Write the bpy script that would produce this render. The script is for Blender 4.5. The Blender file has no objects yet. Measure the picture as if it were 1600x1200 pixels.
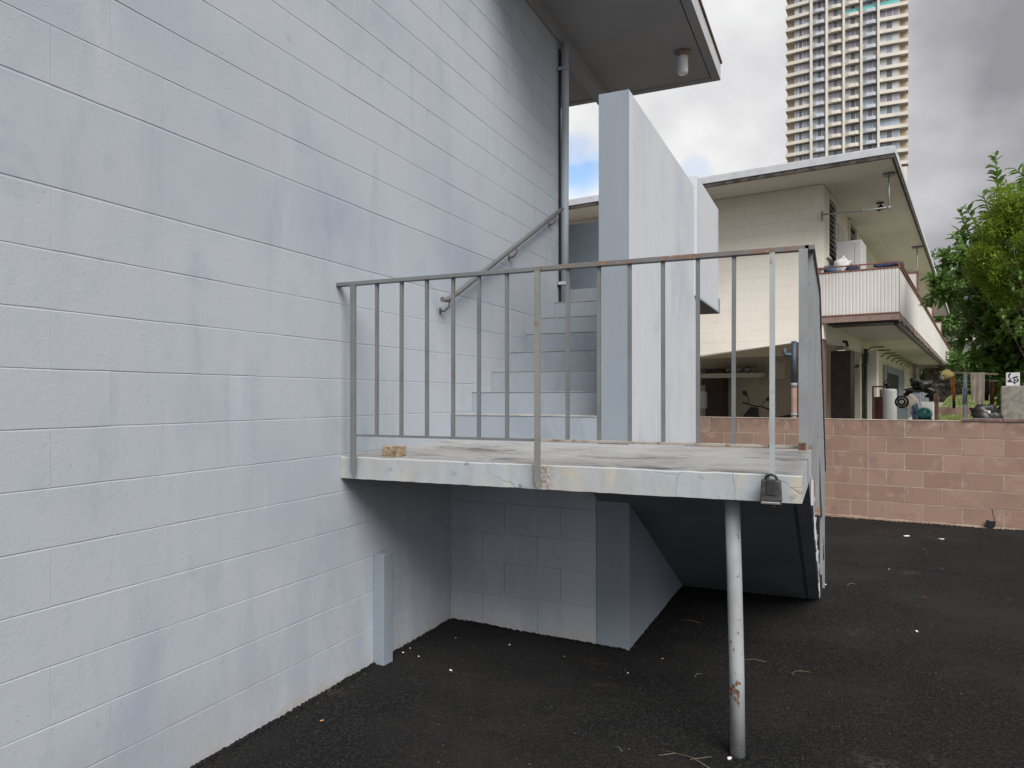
import bpy, bmesh, math, random
from mathutils import Vector, Matrix
random.seed(7)
C = bpy.context.scene.collection
S = bpy.context.scene
R = math.radians

# ------------------------------------------------------------------ camera
FPX, CXP, HYP, CAMH = 1125.0, 800.0, 620.0, 1.545
YAW = math.atan(507 / FPX)
cam_d = bpy.data.cameras.new('camera')
cam = bpy.data.objects.new('camera', cam_d); C.objects.link(cam)
cam.location = (0, 0, CAMH); cam.rotation_euler = (math.pi / 2, 0, YAW)
cam_d.sensor_width = 36; cam_d.sensor_fit = 'HORIZONTAL'
cam_d.lens = 36 * FPX / 1600
cam_d.shift_y = (HYP - 600) / 1600
cam_d.clip_start = 0.05; cam_d.clip_end = 3000
S.camera = cam

# ------------------------------------------------------------------ world and sun
SUN_EL, SUN_AZ = R(47), R(140)      # azimuth measured clockwise from +Y
w = bpy.data.worlds.new('World'); S.world = w; w.use_nodes = True
nt = w.node_tree; nt.nodes.clear()
def wn(t, **k):
    n = nt.nodes.new(t)
    for a, b in k.items(): setattr(n, a, b)
    return n
def wl(a, b): nt.links.new(a, b)
def wmath(op, a, b=None, c=None, clamp=False):
    n = wn('ShaderNodeMath', operation=op); n.use_clamp = clamp
    for i, v in enumerate((a, b, c)):
        if v is None: continue
        if isinstance(v, (int, float)): n.inputs[i].default_value = v
        else: wl(v, n.inputs[i])
    return n.outputs[0]
tc = wn('ShaderNodeTexCoord')
sky = wn('ShaderNodeTexSky', sky_type='NISHITA', sun_disc=False)
sky.sun_elevation = SUN_EL; sky.sun_rotation = SUN_AZ
sky.air_density = 1.0; sky.dust_density = 0.6
# cloud deck: project the view direction on a flat layer so that clouds shrink to the horizon
sep = wn('ShaderNodeSeparateXYZ'); wl(tc.outputs['Generated'], sep.inputs[0])
zz = wmath('MAXIMUM', wmath('ADD', sep.outputs[2], 0.55), 0.05)
cmb = wn('ShaderNodeCombineXYZ')
wl(wmath('DIVIDE', sep.outputs[0], zz), cmb.inputs[0]); wl(wmath('DIVIDE', sep.outputs[1], zz), cmb.inputs[1])
n1 = wn('ShaderNodeTexNoise'); n1.inputs['Scale'].default_value = 2.3; n1.inputs['Detail'].default_value = 5; n1.inputs['Roughness'].default_value = 0.45
wl(cmb.outputs[0], n1.inputs['Vector'])
n2 = wn('ShaderNodeTexNoise'); n2.inputs['Scale'].default_value = 8.0; n2.inputs['Detail'].default_value = 6; n2.inputs['Roughness'].default_value = 0.5
wl(cmb.outputs[0], n2.inputs['Vector'])
dirv = lambda px, py: Vector((-math.sin(YAW) + math.cos(YAW) * (px - CXP) / FPX, math.cos(YAW) + math.sin(YAW) * (px - CXP) / FPX, -(py - HYP) / FPX)).normalized()
def spot(px, py, inner, outer):
    d = dirv(px, py)
    vd = wn('ShaderNodeVectorMath', operation='DOT_PRODUCT'); wl(tc.outputs['Generated'], vd.inputs[0]); vd.inputs[1].default_value = d
    mr = wn('ShaderNodeMapRange', interpolation_type='SMOOTHSTEP'); wl(vd.outputs['Value'], mr.inputs[0])
    mr.inputs[1].default_value = math.cos(R(outer)); mr.inputs[2].default_value = math.cos(R(inner)); return mr.outputs[0]
glow = spot(930, 160, 0, 27)           # the thin, bright side of the cloud deck
base = wmath('MULTIPLY_ADD', glow, 1.5, 1.2)
lum = wmath('ADD', base, wmath('MULTIPLY', wmath('SUBTRACT', n1.outputs['Fac'], 0.5), 3.6))
lum = wmath('ADD', lum, wmath('MULTIPLY', wmath('SUBTRACT', n2.outputs['Fac'], 0.5), 1.2))
# the deck is thinner, so brighter, on the sun's side (behind the camera)
sdir = Vector((math.sin(SUN_AZ) * math.cos(SUN_EL), math.cos(SUN_AZ) * math.cos(SUN_EL), math.sin(SUN_EL)))
sdot = wn('ShaderNodeVectorMath', operation='DOT_PRODUCT'); wl(tc.outputs['Generated'], sdot.inputs[0]); sdot.inputs[1].default_value = sdir
smr = wn('ShaderNodeMapRange', interpolation_type='SMOOTHSTEP'); wl(sdot.outputs['Value'], smr.inputs[0]); smr.inputs[1].default_value = 0.1; smr.inputs[2].default_value = 1.0
lum = wmath('ADD', lum, wmath('MULTIPLY', smr.outputs[0], 2.2))
lum = wmath('MAXIMUM', lum, 0.95)
tint = wn('ShaderNodeMixRGB'); tint.inputs[1].default_value = (0.965, 0.96, 1.035, 1); tint.inputs[2].default_value = (1, 1, 1, 1)
wl(wmath('MULTIPLY_ADD', lum, 0.6, -0.6, clamp=True), tint.inputs[0])
cl = wn('ShaderNodeVectorMath', operation='SCALE'); wl(tint.outputs[0], cl.inputs[0]); wl(lum, cl.inputs['Scale'])
# breaks in the cloud where blue shows
gap = wmath('MAXIMUM', spot(903, 258, 0.6, 2.9), wmath('MULTIPLY', spot(1086, 268, 0.2, 1.5), 0.4))
gap = wmath('MULTIPLY', gap, wmath('MULTIPLY_ADD', n2.outputs['Fac'], 4.0, -1.0, clamp=True))
blue = wn('ShaderNodeVectorMath', operation='SCALE'); wl(sky.outputs[0], blue.inputs[0]); blue.inputs['Scale'].default_value = 0.62
mixc = wn('ShaderNodeMixRGB'); wl(gap, mixc.inputs[0]); wl(cl.outputs[0], mixc.inputs[1]); wl(blue.outputs[0], mixc.inputs[2])
bg = wn('ShaderNodeBackground'); bg.inputs['Strength'].default_value = 0.1
wo = wn('ShaderNodeOutputWorld'); wl(mixc.outputs[0], bg.inputs[0]); wl(bg.outputs[0], wo.inputs[0])

sd = bpy.data.lights.new('sun', 'SUN'); sd.energy = 1.5; sd.angle = R(38); sd.color = (1.0, 0.97, 0.93)
sun = bpy.data.objects.new('sun', sd); C.objects.link(sun)
sv = Vector((math.sin(SUN_AZ) * math.cos(SUN_EL), math.cos(SUN_AZ) * math.cos(SUN_EL), math.sin(SUN_EL)))
sun.rotation_euler = sv.to_track_quat('Z', 'Y').to_euler(); sun.location = (6, -4, 12)

S.view_settings.view_transform = 'Standard'; S.view_settings.look = 'None'
S.view_settings.exposure = 1.72; S.view_settings.gamma = 1; S.view_settings.use_curve_mapping = False

# ------------------------------------------------------------------ frames: building 1 = world, neighbour = turned by RB
RB = R(8.6); cb, sb = math.cos(RB), math.sin(RB)
def W(a, b, z=0.0): return Vector((a * cb + b * sb, -a * sb + b * cb, z))
def ray(x, y):
    u = (x - CXP) / FPX
    return Vector((-math.sin(YAW) + math.cos(YAW) * u, math.cos(YAW) + math.sin(YAW) * u, -(y - HYP) / FPX))
def at_b(x, y, b):          # point (a, b, z) of the neighbour frame, at distance b, seen at x, y
    r = ray(x, y); rb = r.x * sb + r.y * cb; t = b / rb
    return ((r.x * cb - r.y * sb) * t, b, CAMH + r.z * t)

# ------------------------------------------------------------------ object helpers
def tag(o, label=None, cat=None, group=None, kind=None):
    if label: o['label'] = label
    if cat: o['category'] = cat
    if group: o['group'] = group
    if kind: o['kind'] = kind
    return o
def thing(name, label, cat, loc=(0, 0, 0), rz=0.0, group=None):
    o = bpy.data.objects.new(name, None); C.objects.link(o)
    o.location = loc; o.rotation_euler = (0, 0, rz); o.empty_display_size = 0.2
    return tag(o, label, cat, group)
def link(name, me, parent=None, loc=(0, 0, 0), rot=(0, 0, 0), scale=(1, 1, 1)):
    o = bpy.data.objects.new(name, me); C.objects.link(o); o.parent = parent
    o.location = loc; o.rotation_euler = rot; o.scale = scale
    return o
class MB:
    def __init__(s): s.bm = bmesh.new(); s.mi = 0
    def _m(s, fs):
        for f in fs: f.material_index = s.mi
    def mat(s, i): s.mi = i; return s
    def box(s, x0, x1, y0, y1, z0, z1, bev=0.0, M=None):
        x0, x1 = sorted((x0, x1)); y0, y1 = sorted((y0, y1)); z0, z1 = sorted((z0, z1))
        vs = [s.bm.verts.new(p) for p in [(x0,y0,z0),(x1,y0,z0),(x1,y1,z0),(x0,y1,z0),(x0,y0,z1),(x1,y0,z1),(x1,y1,z1),(x0,y1,z1)]]
        fs = [s.bm.faces.new([vs[i] for i in q]) for q in [(3,2,1,0),(4,5,6,7),(0,1,5,4),(1,2,6,5),(2,3,7,6),(3,0,4,7)]]
        s._m(fs)
        if bev > 0:
            es = list({e for f in fs for e in f.edges})
            r = bmesh.ops.bevel(s.bm, geom=es, offset=bev, segments=1, affect='EDGES', profile=0.5)
            s._m(r['faces']); vs = list({v for f in r['faces'] for v in f.verts} | {v for v in vs if v.is_valid})
        if M: bmesh.ops.transform(s.bm, matrix=M, verts=[v for v in vs if v.is_valid])
        return s
    def tube(s, pts, r, n=10, cap=True):
        pts = [Vector(p) for p in pts]; rs = r if isinstance(r, (list, tuple)) else [r] * len(pts)
        rings = []
        up = None
        for i, p in enumerate(pts):
            d = (pts[min(i + 1, len(pts) - 1)] - pts[max(i - 1, 0)]).normalized()
            if up is None: up = Vector((0, 0, 1)) if abs(d.z) < 0.9 else Vector((1, 0, 0))
            a = d.cross(up).normalized(); b = a.cross(d).normalized(); up = b
            rings.append([s.bm.verts.new(p + (a * math.cos(2 * math.pi * k / n) + b * math.sin(2 * math.pi * k / n)) * rs[i]) for k in range(n)])
        fs = []
        for i in range(len(rings) - 1):
            for k in range(n):
                f = s.bm.faces.new([rings[i][k], rings[i][(k + 1) % n], rings[i + 1][(k + 1) % n], rings[i + 1][k]]); f.smooth = n > 4; fs.append(f)
        if cap: fs.append(s.bm.faces.new(rings[0][::-1])); fs.append(s.bm.faces.new(rings[-1]))
        s._m(fs); return s
    def lathe(s, prof, c=(0, 0, 0), n=20, M=None):
        rings = [[s.bm.verts.new((c[0] + r * math.cos(2 * math.pi * k / n), c[1] + r * math.sin(2 * math.pi * k / n), c[2] + z)) for k in range(n)] for r, z in prof]
        fs = []
        for i in range(len(rings) - 1):
            for k in range(n):
                f = s.bm.faces.new([rings[i][k], rings[i][(k + 1) % n], rings[i + 1][(k + 1) % n], rings[i + 1][k]]); f.smooth = True; fs.append(f)
        fs.append(s.bm.faces.new(rings[0][::-1])); fs.append(s.bm.faces.new(rings[-1]))
        s._m(fs)
        if M: bmesh.ops.transform(s.bm, matrix=M, verts=[v for q in rings for v in q])
        return s
    def prism(s, prof, axis, lo, hi):
        """prof: 2-D outline; axis X -> (y,z), axis Y -> (x,z), axis Z -> (x,y)"""
        def P(p, h): return {'X': (h, p[0], p[1]), 'Y': (p[0], h, p[1]), 'Z': (p[0], p[1], h)}[axis]
        a = [s.bm.verts.new(P(p, lo)) for p in prof]; b = [s.bm.verts.new(P(p, hi)) for p in prof]
        fs = [s.bm.faces.new(a[::-1]), s.bm.faces.new(b)]
        for i in range(len(prof)):
            j = (i + 1) % len(prof); fs.append(s.bm.faces.new([a[i], a[j], b[j], b[i]]))
        s._m(fs); return s
    def poly(s, pts):
        f = s.bm.faces.new([s.bm.verts.new(p) for p in pts]); s._m([f]); return s
    def mesh(s, name, mats, bevel=0.0):
        bmesh.ops.recalc_face_normals(s.bm, faces=s.bm.faces)
        if bevel > 0:
            es = [e for e in s.bm.edges if len(e.link_faces) == 2 and e.calc_face_angle(0) > 0.5]
            bmesh.ops.bevel(s.bm, geom=es, offset=bevel, segments=2, affect='EDGES', profile=0.6)
        me = bpy.data.meshes.new(name); s.bm.to_mesh(me); s.bm.free()
        for m in (mats if isinstance(mats, (list, tuple)) else [mats]): me.materials.append(m)
        return me
    def build(s, name, mats, parent=None, bevel=0.0, **k):
        return link(name, s.mesh(name, mats, bevel), parent, **k)
def lump(me_name, mat, r=1.0, sub=2, amp=0.25, sc=(1, 1, 1), seed=0):
    rnd = random.Random(seed); bm = bmesh.new(); bmesh.ops.create_icosphere(bm, subdivisions=sub, radius=r)
    ph = [Vector((rnd.uniform(-1, 1), rnd.uniform(-1, 1), rnd.uniform(-1, 1))).normalized() for _ in range(8)]
    from mathutils import noise as _nz
    for v in bm.verts:
        n = v.co.normalized(); k = 1 + amp * 0.9 * _nz.noise(n * 2.7 + Vector((seed, 0, 0))) + amp * 0.35 * _nz.noise(n * 7 + Vector((0, seed, 0))) + amp * sum(math.sin(3.1 * n.dot(p) + i) for i, p in enumerate(ph)) / 6
        v.co = Vector((v.co.x * sc[0], v.co.y * sc[1], v.co.z * sc[2])) * k
    for f in bm.faces: f.smooth = True
    me = bpy.data.meshes.new(me_name); bm.to_mesh(me); bm.free(); me.materials.append(mat); return me

# ------------------------------------------------------------------ materials
class NM:
    def __init__(s, name, rough=0.8, spec=0.4, metal=0.0):
        s.m = bpy.data.materials.new(name); s.m.use_nodes = True; s.t = s.m.node_tree
        s.b = s.t.nodes['Principled BSDF']; s.b.inputs['Roughness'].default_value = rough
        s.b.inputs['Specular IOR Level'].default_value = spec; s.b.inputs['Metallic'].default_value = metal
        g = s.t.nodes.new('ShaderNodeNewGeometry'); s.pos = g.outputs['Position']; s.geo = g
        s.col = None; s.h = None
    def val(s, v):
        n = s.t.nodes.new('ShaderNodeValue'); n.outputs[0].default_value = v; return n.outputs[0]
    def math(s, op, a, b=None, c=None, clamp=False):
        n = s.t.nodes.new('ShaderNodeMath'); n.operation = op; n.use_clamp = clamp
        for i, v in enumerate((a, b, c)):
            if v is None: continue
            if isinstance(v, (int, float)): n.inputs[i].default_value = v
            else: s.t.links.new(v, n.inputs[i])
        return n.outputs[0]
    def xyz(s):
        n = s.t.nodes.new('ShaderNodeSeparateXYZ'); s.t.links.new(s.pos, n.inputs[0]); return n.outputs
    def noise(s, scale, detail=4, rough=0.5, stretch=(1, 1, 1), dist=0.0, off=(0, 0, 0), local=False):
        mp = s.t.nodes.new('ShaderNodeMapping'); mp.inputs['Scale'].default_value = stretch; mp.inputs['Location'].default_value = off
        if local:
            tcn = s.t.nodes.new('ShaderNodeTexCoord'); s.t.links.new(tcn.outputs['Object'], mp.inputs[0])
        else: s.t.links.new(s.pos, mp.inputs[0])
        n = s.t.nodes.new('ShaderNodeTexNoise'); n.inputs['Scale'].default_value = scale
        n.inputs['Detail'].default_value = detail; n.inputs['Roughness'].default_value = rough; n.inputs['Distortion'].default_value = dist
        s.t.links.new(mp.outputs[0], n.inputs['Vector']); return n.outputs['Fac']
    def voro(s, scale, feature='F1', warp=0.0):
        src = s.pos
        if warp:
            nn = s.t.nodes.new('ShaderNodeTexNoise'); nn.inputs['Scale'].default_value = 6; nn.inputs['Detail'].default_value = 5
            s.t.links.new(s.pos, nn.inputs['Vector'])
            sc = s.t.nodes.new('ShaderNodeVectorMath'); sc.operation = 'SCALE'; sc.inputs['Scale'].default_value = warp; s.t.links.new(nn.outputs['Color'], sc.inputs[0])
            ad = s.t.nodes.new('ShaderNodeVectorMath'); ad.operation = 'ADD'; s.t.links.new(s.pos, ad.inputs[0]); s.t.links.new(sc.outputs[0], ad.inputs[1]); src = ad.outputs[0]
        n = s.t.nodes.new('ShaderNodeTexVoronoi'); n.feature = feature; n.inputs['Scale'].default_value = scale
        s.t.links.new(src, n.inputs['Vector']); return n.outputs['Distance']
    def ramp(s, v, lo, hi, smooth=True):
        n = s.t.nodes.new('ShaderNodeMapRange'); n.interpolation_type = 'SMOOTHSTEP' if smooth else 'LINEAR'
        s.t.links.new(v, n.inputs[0]); n.inputs[1].default_value = lo; n.inputs[2].default_value = hi; return n.outputs[0]
    def base(s, c):
        n = s.t.nodes.new('ShaderNodeRGB'); n.outputs[0].default_value = (*c, 1); s.col = n.outputs[0]; return s
    def mix(s, fac, c, amt=1.0, mode='MIX'):
        n = s.t.nodes.new('ShaderNodeMixRGB'); n.blend_type = mode
        if isinstance(fac, (int, float)): n.inputs[0].default_value = fac * amt
        else: s.t.links.new(s.math('MULTIPLY', fac, amt), n.inputs[0])
        s.t.links.new(s.col, n.inputs[1]); n.inputs[2].default_value = (*c, 1); s.col = n.outputs[0]; return s
    def rnd(s): 
        n = s.t.nodes.new('ShaderNodeObjectInfo'); return n.outputs['Random']
    def bump(s, h, strength=0.3, dist=0.01):
        n = s.t.nodes.new('ShaderNodeBump'); n.inputs['Strength'].default_value = strength; n.inputs['Distance'].default_value = dist
        s.t.links.new(h, n.inputs['Height'])
        if s.h is not None: s.t.links.new(s.h, n.inputs['Normal'])
        s.h = n.outputs[0]; return s
    def done(s):
        s.t.links.new(s.col, s.b.inputs['Base Color'])
        if s.h is not None: s.t.links.new(s.h, s.b.inputs['Normal'])
        return s.m
def simple(name, c, rough=0.7, spec=0.4, metal=0.0, var=0.12, sc=6.0, bump=0.0, bsc=60):
    m = NM(name, rough, spec, metal).base(c)
    m.mix(m.ramp(m.noise(sc, 5), 0.35, 0.7), tuple(x * (1 - var * 2.2) for x in c), 0.8)
    m.mix(m.ramp(m.noise(sc * 4, 4), 0.5, 0.8), tuple(min(1, x * (1 + var)) for x in c), 0.5)
    if bump: m.bump(m.noise(bsc, 4), bump, 0.004)
    return m.done()

def painted(name, c, pits=1.0, streak=0.5, low=False, smooth=False):
    m = NM(name, 0.62, 0.35).base(c)
    dark = tuple(x * k for x, k in zip(c, (0.70, 0.76, 0.80)))
    lite = tuple(min(1, x * k) for x, k in zip(c, (1.14, 1.12, 1.09)))
    m.mix(m.ramp(m.noise(0.9, 4, 0.55), 0.45, 0.72), dark, 0.6)
    m.mix(m.ramp(m.noise(2.6, 5, 0.6, stretch=(1, 1, 0.7), off=(3, 1, 4)), 0.55, 0.75), dark, streak)
    m.mix(m.ramp(m.noise(7, 5, 0.65, stretch=(1, 1, 0.14), off=(0, 5, 1)), 0.52, 0.8), dark, streak)
    m.mix(m.ramp(m.noise(6, 5, 0.6, stretch=(1, 1, 0.16), off=(7, 2, 9)), 0.58, 0.8), lite, 0.8)
    m.mix(m.ramp(m.noise(1.9, 6, 0.68, stretch=(1, 1, 0.8), off=(11, 3, 6), dist=0.4), 0.56, 0.70), tuple(x * k for x, k in zip(c, (0.66, 0.71, 0.78))), 0.42)
    m.mix(m.ramp(m.noise(1.3, 3, 0.5, off=(4, 4, 1)), 0.5, 0.8), tuple(x * k for x, k in zip(c, (1.02, 0.99, 0.95))), 0.5)
    m.mix(m.math('MULTIPLY', m.ramp(m.noise(11, 4, 0.6, off=(9, 2, 2)), 0.66, 0.74), m.ramp(m.noise(1.7, 2, off=(2, 7, 5)), 0.5, 0.6)), tuple(x * 0.55 for x in c), 0.35)
    m.mix(m.ramp(m.noise(160, 2), 0.35, 0.75), tuple(x * 0.93 for x in c), 0.35)
    if low:
        z = m.xyz()[2]
        m.mix(m.math('MULTIPLY', m.ramp(z, 1.5, 0.1), m.ramp(m.noise(4.5, 5, 0.65, stretch=(1, 1, 0.3), off=(2, 9, 4)), 0.42, 0.66)), tuple(x * q for x, q in zip(c, (0.68, 0.73, 0.79))), 0.4)
        k = m.math('MULTIPLY', m.ramp(z, 0.42, 0.0), m.ramp(m.noise(3.5, 5, 0.65), 0.42, 0.66))
        m.mix(k, (0.33, 0.30, 0.27), 0.35)
        k2 = m.math('MULTIPLY', m.ramp(z, 0.09, -0.02), m.ramp(m.noise(25, 4, 0.6), 0.4, 0.6))
        m.mix(k2, (0.33, 0.29, 0.24), 0.75)
    if smooth:
        m.bump(m.noise(14, 5, 0.6, stretch=(1, 1, 0.5)), 0.25, 0.004)
        m.bump(m.noise(110, 3), 0.14, 0.002)
    else:
        m.bump(m.noise(70, 4, 0.62), 0.2 * pits, 0.0045)
        m.bump(m.noise(24, 3, 0.5), 0.10, 0.004)
        pit = m.ramp(m.noise(48, 3, 0.6, stretch=(1, 1, 1.4), dist=0.6, off=(5, 5, 5)), 0.66, 0.72)
        gate = m.ramp(m.noise(3.2, 3), 0.42, 0.6)
        m.bump(m.math('MULTIPLY', m.math('MULTIPLY', pit, gate), -1.0), 0.38 * pits, 0.006)
    return m.done()

BL = (0.350, 0.378, 0.422)
M_wall = painted('blue_grey_painted_block', BL, 1.0, 0.55, low=True)
M_band = painted('blue_grey_painted_bond_beam', (0.332, 0.362, 0.408), smooth=True, streak=0.7)
M_pier = painted('darker_blue_grey_plaster', (0.195, 0.224, 0.260), smooth=True, streak=0.8)
M_parapet = painted('pale_painted_plaster', (0.46, 0.48, 0.515), smooth=True, streak=0.4)
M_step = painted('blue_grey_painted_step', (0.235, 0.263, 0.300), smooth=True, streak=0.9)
def step_tread():
    m = NM('worn_concrete_tread', 0.85, 0.3).base((0.30, 0.30, 0.29))
    m.mix(m.ramp(m.noise(9, 5), 0.4, 0.65), (0.17, 0.17, 0.165), 0.6); m.bump(m.noise(90, 4), 0.3, 0.004); return m.done()
M_tread = step_tread()
def slab_face():
    m = NM('weathered_painted_slab_edge', 0.7, 0.35).base((0.295, 0.305, 0.31))
    m.mix(m.ramp(m.noise(3, 5, 0.6), 0.4, 0.62), (0.30, 0.335, 0.37), 0.9)
    m.mix(m.ramp(m.noise(5, 5, 0.65, stretch=(1, 1, 0.35), off=(2, 3, 4)), 0.52, 0.68), (0.42, 0.38, 0.30), 0.75)
    m.mix(m.ramp(m.noise(16, 5, 0.6), 0.63, 0.7), (0.20, 0.225, 0.235), 0.7)
    x, y, z = m.xyz()
    # rust bleeding from the post foot
    dx = m.math('ABSOLUTE', m.math('ADD', x, 1.262)); near = m.ramp(dx, 0.07, 0.0)
    m.mix(m.math('MULTIPLY', near, m.ramp(m.noise(60, 4), 0.42, 0.6)), (0.20, 0.10, 0.055), 0.85)
    near2 = m.ramp(m.math('ABSOLUTE', m.math('ADD', x, 1.18)), 0.17, 0.03)
    m.mix(m.math('MULTIPLY', near2, m.ramp(m.noise(9, 4), 0.4, 0.6)), (0.38, 0.33, 0.25), 0.9)
    cr = m.math('MULTIPLY', m.ramp(m.voro(3.1, 'DISTANCE_TO_EDGE', 0.16), 0.012, 0.003), m.ramp(m.noise(1.4, 2, off=(0.4, 0, 0)), 0.42, 0.52))
    m.mix(cr, (0.12, 0.115, 0.11), 0.35)
    flake = m.math('MULTIPLY', m.ramp(m.noise(13, 3, 0.6, off=(4.4, 0, 1)), 0.66, 0.675), m.ramp(m.math('ABSOLUTE', m.math('ADD', x, 1.5)), 0.35, 0.1))
    m.mix(flake, (0.15, 0.18, 0.17), 0.9)
    m.bump(m.math('MULTIPLY', m.math('ADD', cr, flake), -1), 0.35, 0.004); m.bump(m.noise(80, 4), 0.2, 0.003); m.bump(m.noise(12, 4), 0.3, 0.008)
    return m.done()
M_slab = slab_face()
def slab_top():
    m = NM('mildewed_concrete_platform_top', 0.82, 0.35).base((0.27, 0.272, 0.27))
    m.mix(m.ramp(m.noise(2.2, 5, 0.6, ), 0.42, 0.65), (0.20, 0.197, 0.19), 0.8)
    m.mix(m.ramp(m.noise(3.0, 6, 0.7, stretch=(0.8, 1.6, 1), off=(1.3, 0, 0)), 0.54, 0.68), (0.065, 0.065, 0.06), 0.8)
    m.mix(m.ramp(m.noise(9, 6, 0.75), 0.54, 0.70), (0.36, 0.38, 0.40), 0.7)
    x, y, z = m.xyz()
    m.mix(m.math('MULTIPLY', m.ramp(y, 3.36, 3.17), m.math('MULTIPLY', m.ramp(x, -1.5, -0.8), m.ramp(m.noise(14, 5, 0.7, stretch=(0.4, 1, 1)), 0.4, 0.6))), (0.06, 0.06, 0.055), 0.8)
    m.bump(m.noise(120, 4, 0.6), 0.35, 0.003); m.bump(m.noise(14, 4), 0.3, 0.006); return m.done()
M_top = slab_top()
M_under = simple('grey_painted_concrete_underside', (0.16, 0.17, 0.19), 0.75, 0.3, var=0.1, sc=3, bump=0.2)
M_soffit = simple('grey_painted_soffit', (0.27, 0.27, 0.28), 0.75, 0.3, var=0.05, sc=1.5, bump=0.05)
M_fascia = simple('pale_grey_fascia', (0.42, 0.43, 0.45), 0.6, 0.4, var=0.06, sc=5, bump=0.1)
M_brownedge = simple('rusty_brown_drip_edge', (0.16, 0.10, 0.075), 0.7, 0.3, var=0.3, sc=14)
M_roofing = simple('pale_roofing', (0.44, 0.455, 0.49), 0.8, 0.3, var=0.08)
def metal(name, c, rust=0.5, sc=16, flakes=0.6):
    m = NM(name, 0.55, 0.5).base(c)
    m.mix(m.ramp(m.noise(sc * 0.4, 4), 0.4, 0.7), tuple(x * 0.72 for x in c), 0.6)
    m.mix(m.ramp(m.noise(sc, 6, 0.65), 0.66 - 0.12 * rust, 0.74 - 0.12 * rust), (0.15, 0.085, 0.05), 0.85)
    m.mix(m.ramp(m.noise(sc * 2.3, 5, 0.6, off=(3, 3, 3)), 0.70 - 0.08 * rust, 0.76), (0.40, 0.33, 0.25), flakes)
    m.bump(m.noise(sc * 6, 4), 0.25, 0.002); return m.done()
M_rail = metal('grey_painted_steel', (0.125, 0.132, 0.138), 0.25)
M_siderail = metal('lighter_grey_side_rail', (0.19, 0.20, 0.21), 0.3, 14)  # set lighter than the grey of the front pickets
M_railtop = metal('rusting_grey_top_rail', (0.12, 0.118, 0.115), 1.3, 18, 0.7)
M_railbot = metal('rusting_pale_bottom_rail', (0.28, 0.26, 0.23), 1.0, 24)
M_post = metal('pale_painted_steel_post', (0.28, 0.30, 0.31), 0.35, 18)
M_pipe = painted('blue_grey_painted_pipe', (0.34, 0.38, 0.42), smooth=True, streak=0.3)
M_hand = simple('brown_grey_handrail_paint', (0.11, 0.108, 0.108), 0.5, 0.5, var=0.1, sc=20)
M_rust = metal('rusty_bracket', (0.20, 0.13, 0.09), 1.0, 40)

def asphalt():
    m = NM('fresh_sealed_asphalt', 0.85, 0.15).base((0.0042, 0.0041, 0.0044))
    m.mix(m.ramp(m.noise(0.9, 5, 0.6), 0.42, 0.66), (0.0175, 0.0162, 0.0160), 0.85)
    m.mix(m.ramp(m.noise(3.2, 5, 0.65, stretch=(0.4, 1.6, 1)), 0.5, 0.7), (0.005, 0.005, 0.0053), 0.7)
    m.mix(m.ramp(m.noise(75, 3, 0.75), 0.50, 0.62), (0.026, 0.0255, 0.0255), 0.9); m.mix(m.ramp(m.noise(140, 3, 0.7, off=(2, 8, 1)), 0.56, 0.66), (0.055, 0.053, 0.052), 0.8)
    m.mix(m.ramp(m.noise(230, 2, 0.6, off=(1, 1, 1)), 0.60, 0.72), (0.06, 0.058, 0.057), 0.4)
    m.mix(m.math('MULTIPLY', m.ramp(m.noise(1.6, 5, 0.65, off=(7, 3, 0)), 0.60, 0.72), m.ramp(m.noise(40, 4), 0.4, 0.6)), (0.085, 0.07, 0.058), 0.45)
    m.bump(m.noise(75, 4, 0.75), 1.0, 0.022); m.bump(m.voro(95), 0.45, 0.008); m.bump(m.noise(9, 4), 0.2, 0.02)
    return m.done()
M_asph = asphalt()
def red_block():
    m = NM('brown_red_concrete_block', 0.88, 0.25).base((0.285, 0.190, 0.145))
    m.mix(m.rnd(), (0.225, 0.145, 0.112), 0.85)
    m.mix(m.ramp(m.noise(4, 5, 0.6), 0.48, 0.7), (0.20, 0.135, 0.115), 0.7)
    m.mix(m.ramp(m.noise(5.5, 5, 0.65, off=(3, 1, 8)), 0.56, 0.72), (0.37, 0.275, 0.24), 0.65)
    z = m.xyz()[2]
    m.mix(m.math('MULTIPLY', m.ramp(z, 1.05, 1.26), m.ramp(m.noise(8, 4, 0.6, stretch=(1, 1, 0.5)), 0.4, 0.65)), (0.11, 0.085, 0.072), 0.6)
    m.mix(m.math('MULTIPLY', m.ramp(z, 0.35, 0.05), m.ramp(m.noise(60, 4, 0.6, stretch=(1, 1, 1)), 0.62, 0.68)), (0.05, 0.03, 0.025), 0.8)
    m.mix(m.ramp(m.noise(140, 3), 0.5, 0.75), (0.18, 0.12, 0.10), 0.4)
    m.bump(m.noise(90, 4), 0.4, 0.005); return m.done()
M_red = red_block()
M_mortar = simple('pale_mortar', (0.355, 0.295, 0.245), 0.9, 0.2, var=0.2, sc=9, bump=0.3)
def cream(name, c, lines=0.0):
    m = NM(name, 0.75, 0.3).base(c)
    m.mix(m.ramp(m.noise(1.1, 5, 0.6), 0.45, 0.7), tuple(x * k for x, k in zip(c, (0.84, 0.83, 0.80))), 0.55)
    m.mix(m.ramp(m.noise(2.5, 6, 0.7, stretch=(1, 1, 0.3)), 0.58, 0.75), tuple(x * 0.7 for x in c), 0.35)
    m.bump(m.noise(35, 4), 0.15, 0.006); return m.done()
M_cream = cream('cream_painted_block', (0.70, 0.665, 0.60))
M_cream2 = cream('cream_carport_paint', (0.60, 0.545, 0.44))
M_soff2 = cream('neighbour_soffit_paint', (0.58, 0.55, 0.51))
M_white = simple('white_painted_sheet', (0.53, 0.51, 0.49), 0.55, 0.4, var=0.07, sc=2)
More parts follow.
